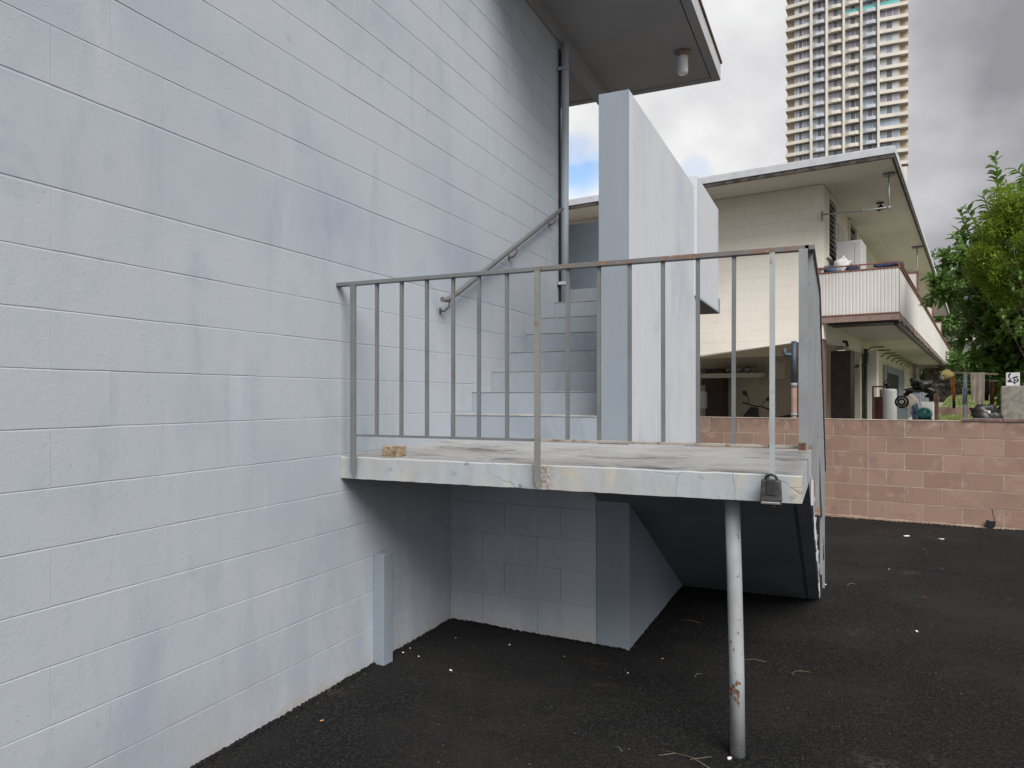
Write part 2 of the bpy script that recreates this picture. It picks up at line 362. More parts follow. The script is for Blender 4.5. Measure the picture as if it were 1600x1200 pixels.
M_white2 = simple('white_appliance_enamel', (0.62, 0.63, 0.62), 0.35, 0.5, var=0.05)
M_grey = simple('mid_grey_paint', (0.22, 0.24, 0.26), 0.6, var=0.12)
M_redbrown = simple('red_brown_trim', (0.20, 0.085, 0.06), 0.6, var=0.25, sc=12)
M_peel = metal('peeling_brown_fascia', (0.20, 0.145, 0.125), 0.8, 9, 0.9)
M_dark = simple('dark_brown_door_paint', (0.045, 0.032, 0.03), 0.5, var=0.2)
M_black = simple('black_plastic', (0.012, 0.012, 0.013), 0.45, var=0.2)
M_rubber = simple('dull_black_rubber', (0.025, 0.025, 0.025), 0.8, var=0.2)
M_chrome = simple('brushed_steel', (0.62, 0.62, 0.62), 0.25, metal=1.0, var=0.05)
M_pink = simple('pinkish_brown_column_paint', (0.19, 0.125, 0.10), 0.7, var=0.15)
M_bluepipe = simple('dark_blue_pipe_paint', (0.035, 0.05, 0.075), 0.5, var=0.2)
M_wood = simple('bare_wood', (0.33, 0.25, 0.17), 0.8, var=0.25, sc=9)
M_frost = simple('frosted_glass_jar', (0.70, 0.72, 0.74), 0.25, var=0.03)
def glass(name, c, rough=0.12):
    m = NM(name, rough, 0.8).base(c); m.mix(m.rnd(), tuple(x * 1.8 for x in c), 0.8); return m.done()
M_glass = glass('blue_window_glass', (0.19, 0.24, 0.30))  # lightened, with the tower's distance haze put into the glass colour
M_glassd = glass('dark_window_glass', (0.08, 0.085, 0.10))  # lightened too, the same haze put into the dark panes
M_glassv = glass('violet_curtained_glass', (0.20, 0.19, 0.24), 0.3)
M_curt = simple('pale_curtain', (0.50, 0.52, 0.53), 0.7, var=0.1, sc=1.0)
M_teal = glass('teal_glass_panel', (0.10, 0.38, 0.38), 0.3)
M_tower = simple('cream_tower_concrete', (0.56, 0.53, 0.475), 0.8, var=0.08, sc=0.25)
M_towerb = simple('pale_blue_balcony_concrete', (0.42, 0.445, 0.49), 0.8, var=0.07, sc=0.3)
M_tan = simple('tan_recess_wall', (0.42, 0.34, 0.25), 0.85, var=0.08, sc=0.3)
def leafmat(name, c1, c2, rough=0.42, trans=True):
    m = NM(name, rough, 0.5).base(c1)
    m.mix(m.noise(1.4, 4, 0.6), c2, 1.0); m.mix(m.ramp(m.noise(22, 2), 0.55, 0.8), tuple(min(1, x * 1.9) for x in c2), 0.45)
    mat = m.done()
    if trans:
        t = m.t; tr = t.nodes.new('ShaderNodeBsdfTranslucent'); t.links.new(m.col, tr.inputs[0])
        mx = t.nodes.new('ShaderNodeMixShader'); mx.inputs[0].default_value = 0.4
        out = t.nodes['Material Output']; t.links.new(m.b.outputs[0], mx.inputs[1]); t.links.new(tr.outputs[0], mx.inputs[2]); t.links.new(mx.outputs[0], out.inputs[0])
    return mat
M_leaf = leafmat('glossy_broad_leaf', (0.070, 0.140, 0.030), (0.155, 0.27, 0.055), 0.35)
M_leafb = leafmat('young_bright_leaf', (0.09, 0.17, 0.03), (0.15, 0.25, 0.045))
M_fine = leafmat('yellow_green_fine_foliage', (0.11, 0.18, 0.015), (0.235, 0.325, 0.03), 0.7)
M_far = leafmat('far_dark_foliage', (0.06, 0.115, 0.03), (0.14, 0.24, 0.06), 0.6)
M_berry = simple('red_berry_skin', (0.26, 0.045, 0.02), 0.4, var=0.2)
M_bark = simple('grey_brown_bark', (0.12, 0.095, 0.07), 0.9, var=0.3, sc=14, bump=0.5)
M_grass = leafmat('lawn_grass', (0.10, 0.14, 0.035), (0.17, 0.20, 0.06), 0.8, False)
M_dirt = simple('packed_yard_soil', (0.13, 0.11, 0.085), 0.95, var=0.25, sc=2, bump=0.4)
M_stone = simple('grey_lava_stone', (0.34, 0.33, 0.32), 0.9, var=0.4, sc=3.5, bump=0.5)

# ================================================================== THE SETTING
def gz(x, y):
    """height of the drive: falls a little away from the building"""
    k = min(max((x + 2.446) / 1.3, 0), 1); k = k * k * (3 - 2 * k)
    q = min(max((y - 7.0) / 3.0, 0), 1); q = q * q * (3 - 2 * q)
    r = min(max((x - 0.0) / 2.2, 0), 1)
    return -0.034 * k * (1 - q) + q * (0.008 + 0.03 * r)
def grid(name, x0, x1, y0, y1, step, fn, mat):
    nx = int((x1 - x0) / step); ny = int((y1 - y0) / step); vs = []; fs = []
    for j in range(ny + 1):
        for i in range(nx + 1):
            x = x0 + (x1 - x0) * i / nx; y = y0 + (y1 - y0) * j / ny; vs.append((x, y, fn(x, y)))
    for j in range(ny):
        for i in range(nx):
            a = j * (nx + 1) + i; fs.append((a, a + 1, a + nx + 2, a + nx + 1))
    me = bpy.data.meshes.new(name); me.from_pydata(vs, [], fs); me.materials.append(mat)
    for p in me.polygons: p.use_smooth = True
    return link(name, me)
rg = random.Random(3)
rip = [(rg.uniform(2, 9), rg.uniform(2, 9), rg.uniform(0, 6)) for _ in range(8)]
def drive_z(x, y):
    z = gz(x, y) + 0.0022 * sum(math.sin(a * x + c) * math.sin(b * y + c * 1.7) for a, b, c in rip) / 2
    # a shallow seam in the paving across the far part
    d = y - (7.55 - 0.10 * x + 0.03 * math.sin(3 * x)); z += 0.012 / (1 + (d / 0.05) ** 2) * (-1 if d < 0 else 0.4) if abs(d) < 0.4 and x > -0.05 else 0
    return z
dr = grid('asphalt_drive', -3.6, 7.0, -3.0, 10.75, 0.045, drive_z, M_asph); tag(dr, kind='structure')
gr = MB(); gr.box(-700, 700, -700, 900, -1.2, -0.16); tag(gr.build('ground', M_dirt), kind='structure')
# ragged crumbs of asphalt along the feet of the walls
def crumbs(name, spots, mat, n_sides=6):
    bm = bmesh.new()
    for x, y, r in spots:
        z = drive_z(x, y)
        m4 = Matrix.Translation((x, y, z + r * 0.25)) @ Matrix.Rotation(random.uniform(0, 6.28), 4, 'Z') @ Matrix.Diagonal((r * random.uniform(.7, 1.4), r, r * random.uniform(.5, .9), 1))
        bmesh.ops.create_icosphere(bm, subdivisions=1, radius=1.0, matrix=m4)
    me = bpy.data.meshes.new(name); bm.to_mesh(me); bm.free(); me.materials.append(mat); return link(name, me)
sp = []
for i in range(1100):
    y = random.uniform(1.2, 4.38); sp.append((-2.446 + abs(random.gauss(0, 0.016)), y, random.uniform(.004, .012)))
for i in range(420):
    x = random.uniform(-2.44, -1.19); sp.append((x, 4.388 - abs(random.gauss(0, 0.014)), random.uniform(.004, .012)))
for i in range(200):
    y = random.uniform(4.39, 6.0); sp.append((-1.175 + abs(random.gauss(0, 0.012)), y, random.uniform(.004, .01)))
for i in range(500):
    bb = 9.95 - abs(random.gauss(0, 0.02)); q = W(random.uniform(-1.8, 1.4), bb); sp.append((q.x, q.y, random.uniform(.005, .013)))
tag(crumbs('asphalt_crumbs', sp, M_asph), kind='stuff')
for i in range(70):
    an = random.uniform(0, 6.28); rr_ = .036 + abs(random.gauss(0, .012)); sp.append((-0.397 + rr_ * math.cos(an), 3.30 + rr_ * math.sin(an), random.uniform(.004, .009)))
tag(crumbs('asphalt_crumbs_by_post', sp[-70:], M_asph), kind='stuff')
sp = []
for i in range(1300):
    y = random.uniform(1.6, 9.0); x = random.uniform(-2.4, 3.4)
    sp.append((x, y, random.uniform(.0018, .0045)))
tag(crumbs('loose_grit', sp, simple('grey_grit', (0.075, 0.072, 0.07), 0.9, var=0.3)), kind='stuff')

# ------------------------------------------------------------------ building 1
XW = -2.446
bld = thing('apartment_building', 'blue-grey painted block apartment building filling the left side, with flat overhanging roof', 'building', (XW, 3.0, 0))
def L(x, y, z): return (x - XW, y - 3.0, z)
wb = MB()
wb.box(-8, -0.0017, -6.0, 3.555, -0.3, 4.96)                      # mortar body, 5 mm behind the block faces
wall = wb.build('wall', M_wall, bld)
wb2 = MB(); wb2.box(-7.9, 0.0, -5.9, 0.72 - 3.0, -0.25, 4.955); wb2.build('wall_end', M_wall, bld)
# rows of blocks
PIT = 0.4475
rows = [(0.015 + 0.2032 * k, 0.015 + 0.2032 * (k + 1), 'A' if k % 2 == 0 else 'B') for k in range(10)]
rows.append((2.047, 2.262, 'A'))
j = 0; z = 2.612
while z < 4.95:
    rows.append((z, min(z + 0.2042, 4.957), 'A' if j % 2 == 0 else 'B')); z += 0.2042; j += 1
def block_mesh(nm, ln, ht, mat, seed, dep=0.02, j=0.0012, out=0.0, lip=0.0040):
    """long axis Y, face towards +X, front face at x = 0"""
    rnd = random.Random(seed); m = MB(); m.box(-dep, out, 0, ln, 0, ht)
    le = [e for e in m.bm.edges if abs(e.verts[0].co.y - e.verts[1].co.y) > ln * .5]
    bmesh.ops.subdivide_edges(m.bm, edges=le, cuts=4, use_grid_fill=True)
    for v in m.bm.verts:
        if v.co.y < 1e-4 or v.co.y > ln - 1e-4: v.co.y += rnd.uniform(-j, j) * .5
        v.co.z += rnd.uniform(-j, j)
    fr = [e for e in m.bm.edges if all(v.co.x > -dep * 0.5 for v in e.verts)]
    hz_ = [e for e in fr if all(v.co.z > ht * .5 for v in e.verts)]
    bmesh.ops.bevel(m.bm, geom=hz_, offset=lip, segments=2, affect='EDGES', profile=0.5)
    fr = [e for e in m.bm.edges if e.is_valid and all(v.co.x > -1e-4 for v in e.verts) and abs(e.verts[0].co.y - e.verts[1].co.y) < 0.02 and abs(e.verts[0].co.z - e.verts[1].co.z) > ht * .5]
    bmesh.ops.bevel(m.bm, geom=fr, offset=0.0005, segments=1, affect='EDGES', profile=0.5)
    bk = [f for f in m.bm.faces if all(v.co.x < -dep + 1e-5 for v in f.verts)]
    bmesh.ops.delete(m.bm, geom=bk, context='FACES')
    return m.mesh(nm, mat)
cache = {}
def get_block(ln, ht, mat, key, n=4, **k):
    kk = (round(ln, 3), round(ht, 3), key, random.randrange(n))
    if kk not in cache: cache[kk] = block_mesh('block', ln, ht, mat, hash(kk) & 0xffff, **k)
    return cache[kk]
def split(y0, y1, phase):
    ks = math.ceil((y0 - phase) / PIT - 1e-6); cut = [y0]; y = phase + ks * PIT
    while y < y1 - 0.01:
        if y > y0 + 0.01: cut.append(y)
        y += PIT
    cut.append(y1); return list(zip(cut[:-1], cut[1:]))
HG, VG = 0.0016, 0.0005
for z0, z1, ab in rows:
    for y0, y1 in split(0.72, 6.556, 1.594 if ab == 'A' else 1.594 + PIT / 2):
        ht = z1 - z0 - 2 * HG
        if ht < 0.02: continue
        me = get_block(y1 - y0 - 2 * VG, ht, M_wall, 'w')
        link('block', me, wall, (random.uniform(-0.0004, 0.0006), y0 + VG - 3.0, z0 + HG))
for y0, y1 in [(0.72, 2.93), (2.93, 4.72), (4.72, 6.556)]:
    link('bond_beam', block_mesh('bond_beam', y1 - y0 - 0.0016, 0.342, M_band, 5), wall, (0.0002, y0 + 0.0008 - 3.0, 2.2655))
tag(MB().box(-8.0, 0.0006, 0.7 - 3, 6.5555 - 3, -0.05, 0.0145).build('footing', M_wall, wall))
# beam, soffit, fascia
MB().box(-0.10, 0.028, -5.8, 8.17 - 3.0, 4.962, 5.088).build('roof_beam', M_soffit, bld, bevel=0.004)
rx = -1.18 - XW; ry = 8.29 - 3.0
MB().box(-7.5, rx - 0.10, 4.75 - 3, ry - 0.10, 5.089, 5.12).box(-7.5, 0.05, -5.7, 4.749 - 3, 5.089, 5.12).build('soffit', M_soffit, bld)
f = MB(); f.box(rx - 0.088, rx, 4.65 - 3, ry, 5.083, 5.265); f.box(0.051, rx - 0.09, 4.65 - 3, 4.735 - 3, 5.083, 5.265); f.box(0.051, 0.12, -5.7, 4.649 - 3, 5.083, 5.265); f.box(-7.5, rx - 0.090, ry - 0.088, ry, 5.083, 5.265); f.build('fascia', M_fascia, bld, bevel=0.003)
f = MB(); f.box(rx - 0.087, rx + 0.001, 4.66 - 3, ry + 0.001, 5.081, 5.0828); f.box(-7.5, rx - 0.089, ry - 0.087, ry + 0.001, 5.081, 5.0828); f.build('fascia_underside', M_soffit, bld)
f = MB(); f.box(-7.5, rx + 0.016, 4.62 - 3, ry + 0.016, 5.267, 5.296); f.box(-7.5, 0.14, -5.7, 4.619 - 3, 5.267, 5.296); f.build('drip_edge', M_brownedge, bld, bevel=0.002)
MB().box(-7.4, rx - 0.02, 4.7 - 3, ry - 0.02, 5.297, 5.335).box(-7.4, 0.1, -5.6, 4.699 - 3, 5.297, 5.335).build('roof', M_roofing, bld)
MB().box(-7.6, rx - 0.11, 4.76 - 3, ry - 0.11, 5.121, 5.265).box(-7.6, 0.04, -5.6, 4.759 - 3, 5.121, 5.265).build('roof_deck', M_dark, bld)

# ceiling lamp
lt = thing('porch_light', 'frosted glass jar lamp hanging under the grey roof overhang', 'lamp', (-1.44, 7.47, 5.088))
MB().lathe([(0.082, 0.0), (0.082, -0.012), (0.06, -0.03), (0.045, -0.045)], n=24).build('lamp_base', simple('rusty_lamp_base', (0.25, 0.19, 0.14), 0.6, var=0.3, sc=30), lt)
MB().lathe([(0.046, -0.04), (0.052, -0.055), (0.052, -0.205), (0.046, -0.222), (0.02, -0.228)], n=24).build('glass_jar', M_frost, lt)

# downpipe at the wall end
dp = thing('downpipe', 'blue-grey painted downpipe at the far corner of the block wall', 'pipe', (-2.385, 6.53, 2.4))
MB().tube([(0, 0, 0.03), (0, 0, 1.2), (0.004, 0, 2.0), (0, 0, 2.56)], 0.037, 16).build('pipe', M_pipe, dp)
for z in (0.22, 2.28): MB().box(-0.075, 0.045, -0.05, -0.038, z, z + 0.03).box(-0.075, -0.055, -0.05, 0.04, z, z + 0.03).build('strap', M_pipe, dp)
MB().box(-0.052, -0.045, -0.02, 0.02, 0.05, 2.5).build('gap_shade_strip', M_black, dp)  # black strip stands in for the shade in the gap behind the pipe

# wall-hung handrail beside the steps
hr = thing('wall_handrail', 'slanting brown-grey metal handrail fixed to the blue block wall above the steps', 'handrail', (-2.375, 4.15, 2.19))
MB().tube([(0, 0.0, 0.0), (0, 0.06, 0.004), (0, 0.12, 0.028), (0, 0.24, 0.085), (0, 0.9, 0.43), (0, 1.6, 0.79), (0, 2.28, 1.14)], 0.018, 12).build('rail', M_hand, hr)
for y, z in [(0.10, 0.015), (1.22, 0.575), (2.12, 1.04)]:
    b = MB(); b.tube([(-0.002, y, z - 0.012), (-0.004, y, z - 0.05), (-0.03, y - 0.01, z - 0.08), (-0.071, y - 0.01, z - 0.08)], 0.007, 8)
    b.box(-0.071, -0.066, y - 0.022, y + 0.004, z - 0.10, z - 0.06); b.build('bracket', M_rust if y > 2 else M_hand, hr)

# ------------------------------------------------------------------ the staircase and its platform
st = thing('concrete_staircase', 'grey-blue concrete platform with one flight going up along the wall and one going down behind', 'staircase', (-1.3, 4.0, 0))
def T(x, y): return x + 1.3, y - 4.0
def sbox(m, x0, x1, y0, y1, z0, z1, **k): return m.box(x0 + 1.3, x1 + 1.3, y0 - 4, y1 - 4, z0, z1, **k)
# platform slab: painted edges, worn top
def plat():
    m = MB(); n = 46; x0, x1 = XW + 0.001, -0.128
    rp = random.Random(11)
    front_t = []; 
    bot = []
    for i in range(n + 1):
        x = x0 + (x1 - x0) * i / n
        front_t.append(Vector((x + 1.3, 3.169 - 4 + rp.uniform(-.0015, .0015), 1.217 + rp.uniform(-.0018, .0018))))
        bot.append(Vector((x + 1.3, 3.169 - 4 + rp.uniform(-.001, .004), 1.107 + rp.uniform(-.0018, .0012))))
    ft = [m.bm.verts.new(v) for v in front_t]; fm = [m.bm.verts.new(v + Vector((0, .006, .005))) for v in front_t]; fb = [m.bm.verts.new(v) for v in bot]
    bt = [m.bm.verts.new(Vector((v.x, 4.388 - 4, 1.247))) for v in front_t]; bb = [m.bm.verts.new(Vector((v.x, 4.388 - 4, 1.107))) for v in front_t]
    for i in range(n):
        for a, b, mi in ((fb, ft, 0), (ft, fm, 0), (fm, bt, 1), (bb, fb, 2), (bt, bb, 0)):
            f = m.bm.faces.new([a[i], a[i + 1], b[i + 1], b[i]]); f.material_index = mi
    for k in (0, n):
        f = m.bm.faces.new([fb[k], ft[k], fm[k], bt[k], bb[k]]); f.material_index = 0
    return m
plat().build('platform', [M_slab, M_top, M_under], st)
# flight going up
Yr = [4.388, 4.711, 5.046, 5.398, 5.724, 6.09, 6.40, 6.75]
Zr = [1.423, 1.583, 1.744, 1.915, 2.09, 2.266, 2.441]
for i, zt in enumerate(Zr):
    m = MB(); sbox(m, XW + 0.002, -1.36, Yr[i], Yr[i + 1] + 0.05, zt - 0.36 if i else 1.10, zt - 0.006)
    m.mat(1); sbox(m, XW + 0.002, -1.36, Yr[i] - 0.004, Yr[i + 1] - 0.001, zt - 0.0055, zt)
    m.build('step', [M_step, M_tread], st)
# landing and its parapets
m = MB(); sbox(m, -6.0, -1.157, 6.75, 8.09, 2.452, 2.61); m.build('landing', M_step, st)
m = MB(); sbox(m, -6.0, -1.36, 7.95, 8.085, 2.611, 3.56); m.build('rear_parapet', M_pier, st, bevel=0.006)
m = MB(); sbox(m, -1.372, -1.155, 6.64, 7.952, 2.46, 3.558); m.build('side_parapet', M_parapet, st, bevel=0.008)
# tall pier wall between the flights
def pier():
    m = MB(); x0, x1 = -1.372 + 1.3, -1.176 + 1.3
    y0, y1 = 4.388 - 4, 6.90 - 4
    m.prism([(y0 + 0.0, 1.12), (y1, 1.12), (y1, 3.462), (y0, 3.462)], 'X', x0, x1)
    return m
pier().build('pier_wall', [M_parapet], st, bevel=0.012)
m = MB(); sbox(m, -1.389, -1.1765, 4.386, 6.89, -0.2, 1.118); m.build('pier_base', M_pier, st, bevel=0.003)
m = MB(); sbox(m, -1.3725, -1.1755, 4.380, 4.3875, 1.25, 3.458); m.build('pier_front', M_pier, st, bevel=0.002)  # front face set darker and bluer than the pier sides
# flight going down, as one stepped prism per flight body plus steps
def under_z(y): return 0.885 - 0.542 * (y - 4.409)
XR = -0.128
def down():
    m = MB(); prof = []
    y, z = 4.389, 1.245
    ris = 0.1775; run = 0.3275
    top = [(4.389, 1.068)]; yy = 4.389; zz_ = 1.068
    for i in range(6):
        yy += run; top.append((yy, zz_)); zz_ -= ris; top.append((yy, zz_))
    top.append((yy + 0.02, -0.15))
    bot = [(6.24, -0.15), (6.05, under_z(6.05)), (4.0, under_z(4.0) - 0.002), (4.0, 1.1055), (4.389, 1.1055)]
    prof = [(a - 4, b) for a, b in top + bot]
    m.prism(prof, 'X', -1.372 + 1.3, XR - 0.001 + 1.3)
    return m
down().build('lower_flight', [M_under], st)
# underside skin and the dark groove near its outer edge
m = MB(); m.mat(0)
def us(x, y, o=0.0): return (x + 1.3, y - 4, under_z(y) - 0.014 - o)
m.poly([us(-1.371, 4.01), us(-0.220, 4.01), us(-0.220, 6.10), us(-1.371, 6.10)]); m.poly([us(-0.198, 4.01), us(XR - 0.003, 4.01), us(XR - 0.003, 6.10), us(-0.198, 6.10)])
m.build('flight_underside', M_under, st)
for i in range(6):
    y0 = 4.389 + i * 0.3275
    m = MB(); sbox(m, -1.17, XR + 0.004, y0, y0 + 0.335, 1.068 - i * 0.1775, 1.072 - i * 0.1775); m.build('tread', M_tread, st)
m = MB()     # chipped white edge on the outer side of the lower flight
rp = random.Random(5); y = 4.30
while y < 6.1:
    d = rp.uniform(0.08, 0.2); zt = under_z(y) + rp.uniform(0.10, 0.16)
    m.prism([(y - 4, under_z(y) + .002), (y + d - 4, under_z(y + d) + .002), (y + d - 4, under_z(y + d) + rp.uniform(0.10, 0.15)), (y - 4, zt)], 'X', XR + 1.3, XR + 0.006 + 1.3 + rp.uniform(0, .006)); y += d + 0.002
m.build('stair_edge_render', M_parapet, st)
# block wall closing the space under the upper flight
cw = MB(); sbox(cw, XW - 0.05, -1.391, 4.393, 4.6, -0.2, 1.106); cwall = cw.build('closing_wall', M_wall, st)
def blk_y(ln, ht, seed):       # block facing -Y
    me = block_mesh('block', ln, ht, M_wall, seed); me.transform(Matrix.Rotation(-math.pi / 2, 4, 'Z')); return me
xw = lambda px: 4.388 * (ray(px, 600).x / ray(px, 600).y)
for k, (z0, z1) in enumerate([(-0.02, 0.208), (0.208, 0.43), (0.43, 0.627), (0.627, 0.83), (0.83, 1.10)]):
    cuts = [XW, xw(788), xw(876), -1.391] if k in (3, 1) else [XW, xw(754), xw(840), -1.391]
    for a, b in zip(cuts[:-1], cuts[1:]):
        link('block', blk_y(b - a - 0.003, z1 - z0 - 0.0045, k * 7 + int(a * 10)), cwall, (a + 0.0015 + 1.3, 4.3885 - 4, z0 + 0.002))

# small batten fixed against the wall under the platform
bt = MB(); bt.box(0, 0.075, 0, 0.088, -0.05, 0.635); o = bt.build('wall_batten', M_pier, bevel=0.003); o.location = (XW + 0.001, 3.47, 0); o.rotation_euler = (0, 0, R(-2))
tag(o, 'short blue-grey painted post standing against the wall under the platform', 'post')

# leaning steel post under the platform
sp_ = thing('steel_post', 'pale round steel post with rust spots propping the platform edge', 'post', (-0.398, 3.31, -0.04))
m = MB(); m.tube([(0.002, -0.01, 0.0), (-0.004, -0.004, 0.4), (-0.014, 0.0, 0.8), (-0.024, 0.0, 1.146)], 0.0325, 20); m.build('pole', M_post, sp_)
def rustpatch():
    m = NM('rust_patch', 0.85, 0.2).base((0.16, 0.085, 0.05)); m.mix(m.ramp(m.noise(90, 4), .4, .6), (0.07, 0.045, 0.035), 1); m.bump(m.noise(160, 3), .5, .003); return m.done()
M_rp = rustpatch()
rr = random.Random(21); m = MB()
for i in range(100):
    big = i < 34
    ang = rr.gauss(-1.75, 0.45) if big else rr.uniform(-3.0, 0.0); z = 0.30 + rr.gauss(0, .022) if big else (rr.uniform(0.06, 1.1) if i < 70 else rr.uniform(0.03, 0.06))
    rad = rr.uniform(.003, .0075) if big else rr.uniform(.0015, .004); t = z / 1.146
    c = Vector((0.002 - 0.026 * t, -0.01 * (1 - t), z)); n_ = Vector((math.cos(ang), math.sin(ang), 0)); s_ = Vector((-n_.y, n_.x, 0))
    m.poly([c + n_ * 0.0332 + s_ * rad * math.cos(q * 1.05 + .3) * rr.uniform(.7, 1.2) + Vector((0, 0, rad * math.sin(q * 1.05 + .3) * rr.uniform(.8, 1.5))) for q in range(6)])
m.build('rust_spots', M_rp, sp_)['kind'] = 'stuff'

# ------------------------------------------------------------------ railing of the platform
rl = thing('platform_railing', 'grey steel picket railing with rusting top rail round the concrete platform', 'railing', (-1.3, 3.15, 1.2))
RY = 3.15
def rbox(x0, x1, y0, y1, z0, z1, **k): return MB().box(x0 + 1.3, x1 + 1.3, y0 - RY, y1 - RY, z0 - 1.2, z1 - 1.2, **k)
r_ = rbox(-2.450, -1.27, 3.131, 3.169, 2.137, 2.157); r_.build('top_rail', M_rail, rl, bevel=0.002)
r_ = rbox(-1.27, -0.100, 3.131, 3.169, 2.137, 2.158); r_.build('top_rail', M_railtop, rl, bevel=0.002)
for x0, x1, mt in ((-2.325, -1.29, M_rail), (-1.27, -0.11, M_railbot)):
    rbox(x0, x1, 3.142, 3.158, 1.335, 1.347).build('bottom_rail', mt, rl, bevel=0.0015)
pk = rbox(-1.308, -1.292, 3.142, 3.158, 1.3475, 2.1365).mesh('picket', M_rail)
for k, x in enumerate((-2.197, -2.046, -1.893, -1.741, -1.598, -1.445, -1.137, -0.985, -0.842, -0.692, -0.542, -0.396)):
    o = link('picket', pk, rl, (x + 1.3, random.uniform(-.002, .002), 0), (R(random.uniform(-.1, .1)), R(random.uniform(-.15, .15)), 0))
def post(xc, wd, zb, mt, hook=0.0):
    m = MB(); x = xc + 1.3
    m.box(x - wd / 2, x + wd / 2, 3.131 - RY, 3.143 - RY, zb + 0.03 - 1.2, 2.1375 - 1.2)
    m.prism([(x - wd / 2, zb + 0.0305 - 1.2), (x + wd / 2, zb + 0.0305 - 1.2), (x + wd / 2, zb - 0.006 - 1.2), (x + wd * .15, zb - 0.006 - 1.2)], 'Y', 3.131 - RY, 3.143 - RY)
    m.box(x - wd / 2, x - wd / 2 + 0.006, 3.1435 - RY, 3.166 - RY, zb + 0.03 - 1.2, 2.1375 - 1.2)
    return m.build('post', mt, rl)
post(-2.338, 0.033, 1.135, M_rail); post(-1.283, 0.028, 1.117, metal('rusty_post_paint', (0.17, 0.17, 0.16), 0.55, 14)); 
post(-0.2405, 0.021, 1.10, M_post)
m = rbox(-0.138, -0.1045, 3.10, 3.112, 1.345, 2.137); m.build('corner_post', M_siderail, rl)
rbox(-0.139, -0.111, 3.098, 3.114, 1.33, 1.362).build('rusty_foot', M_rp, rl)
# side return: level part, then down along the lower flight
XS = -0.098
def smb(): return MB()
def seg(m, p, q, w_, h_):      # flat bar from p to q lying in the plane x = const
    p = Vector(p); q = Vector(q); d = (q - p).normalized(); n = Vector((0, -d.z, d.y)) * h_ / 2; s = Vector((w_ / 2, 0, 0))
    v = [m.bm.verts.new(a + b + c) for a in (p, q) for b in (-n, n) for c in (-s, s)]
    for f in ((0, 1, 3, 2), (4, 6, 7, 5), (0, 4, 5, 1), (2, 3, 7, 6), (0, 2, 6, 4), (1, 5, 7, 3)): m.bm.faces.new([v[i] for i in f])
    return m
def rp3(y, z, x=XS): return (x + 1.3, y - RY, z - 1.2)
seg(MB(), rp3(3.131, 2.147), rp3(4.36, 2.147), 0.036, 0.018).build('side_top_rail', M_railtop, rl)
seg(MB(), rp3(4.362, 2.145), rp3(6.62, 2.147 - 0.542 * 2.26), 0.036, 0.018).build('sloping_top_rail', M_rail, rl)
seg(MB(), rp3(3.13, 1.341, -0.112), rp3(4.40, 1.341), 0.012, 0.014).build('side_bottom_rail', M_railbot, rl)
seg(MB(), rp3(4.402, 1.34), rp3(6.60, 1.34 - 0.542 * 2.2), 0.012, 0.016).build('sloping_bottom_rail', M_railbot, rl)
ys = 3.20
while ys < 6.6:
    lvl = ys < 4.39; zt = 2.139 if lvl else 2.139 - 0.542 * (ys - 4.36); zb = 1.348 if lvl else 1.348 - 0.542 * (ys - 4.40)
    wide = abs(ys - 4.35) < 0.08 or abs(ys - 5.55) < 0.08 or ys > 6.45 or abs(ys - 3.75) < .08
    if wide: zb -= 0.42 if not lvl else 0.2
    MB().box(XS - 0.010 + 1.3, XS + 0.010 + 1.3, ys - (0.019 if wide else 0.0075) - RY, ys + (0.019 if wide else 0.0075) - RY, zb - 1.2, zt - 1.2).build('side_post' if wide else 'side_picket', M_siderail, rl)
    ys += 0.15

# key lock box
lk = thing('key_lock_box', 'black key lock box with steel catch hanging on the right railing post', 'lock box', (-0.243, 3.118, 1.10))
m = MB(); m.box(-0.043, 0.043, -0.024, 0.012, 0.018, 0.112); 
for v in m.bm.verts:
    if v.co.z > 0.1: v.co.x *= 0.88; v.co.y *= 0.85; v.co.z -= 0.004
m.build('case', simple('grey_black_scuffed_plastic', (0.045, 0.045, 0.045), 0.5, var=0.4, sc=40, bump=0.2), lk, bevel=0.008)
m = MB(); m.box(-0.017, 0.017, -0.0275, -0.02, 0.045, 0.108); m.build('front_rib', M_rubber, lk, bevel=0.003)
m = MB(); m.box(-0.041, 0.041, -0.031, 0.008, 0.004, 0.0165); m.build('bottom_bumper', M_black, lk, bevel=0.004)
m = MB(); m.box(-0.036, 0.036, -0.0335, -0.0255, 0.008, 0.020); m.build('steel_catch', M_chrome, lk, bevel=0.003)
m = MB(); m.tube([(-0.022, -0.006, 0.105), (-0.022, -0.006, 0.110), (-0.016, -0.007, 0.122), (0, -0.008, 0.128), (0.016, -0.007, 0.122), (0.022, -0.006, 0.110), (0.022, -0.006, 0.105)], 0.0055, 8); m.build('shackle', M_black, lk)

# loose piece of brick on the platform
o = link('brick_piece', lump('brick_piece', simple('sandy_aggregate_brick', (0.36, 0.27, 0.18), 0.9, var=0.35, sc=60, bump=0.8, bsc=160), 1, 1, 0.0))
bm = MB(); bm.box(-0.052, 0.052, -0.04, 0.04, 0, 0.058)
o.data = bm.mesh('brick_piece', o.data.materials[0], bevel=0.006); o.location = (-2.185, 3.295, 1.2215); o.rotation_euler = (0, 0, R(4))
for v in o.data.vertices: v.co += Vector((random.uniform(-.002, .002),) * 3)
tag(o, 'small tan brick piece lying near the left end of the concrete platform', 'brick')

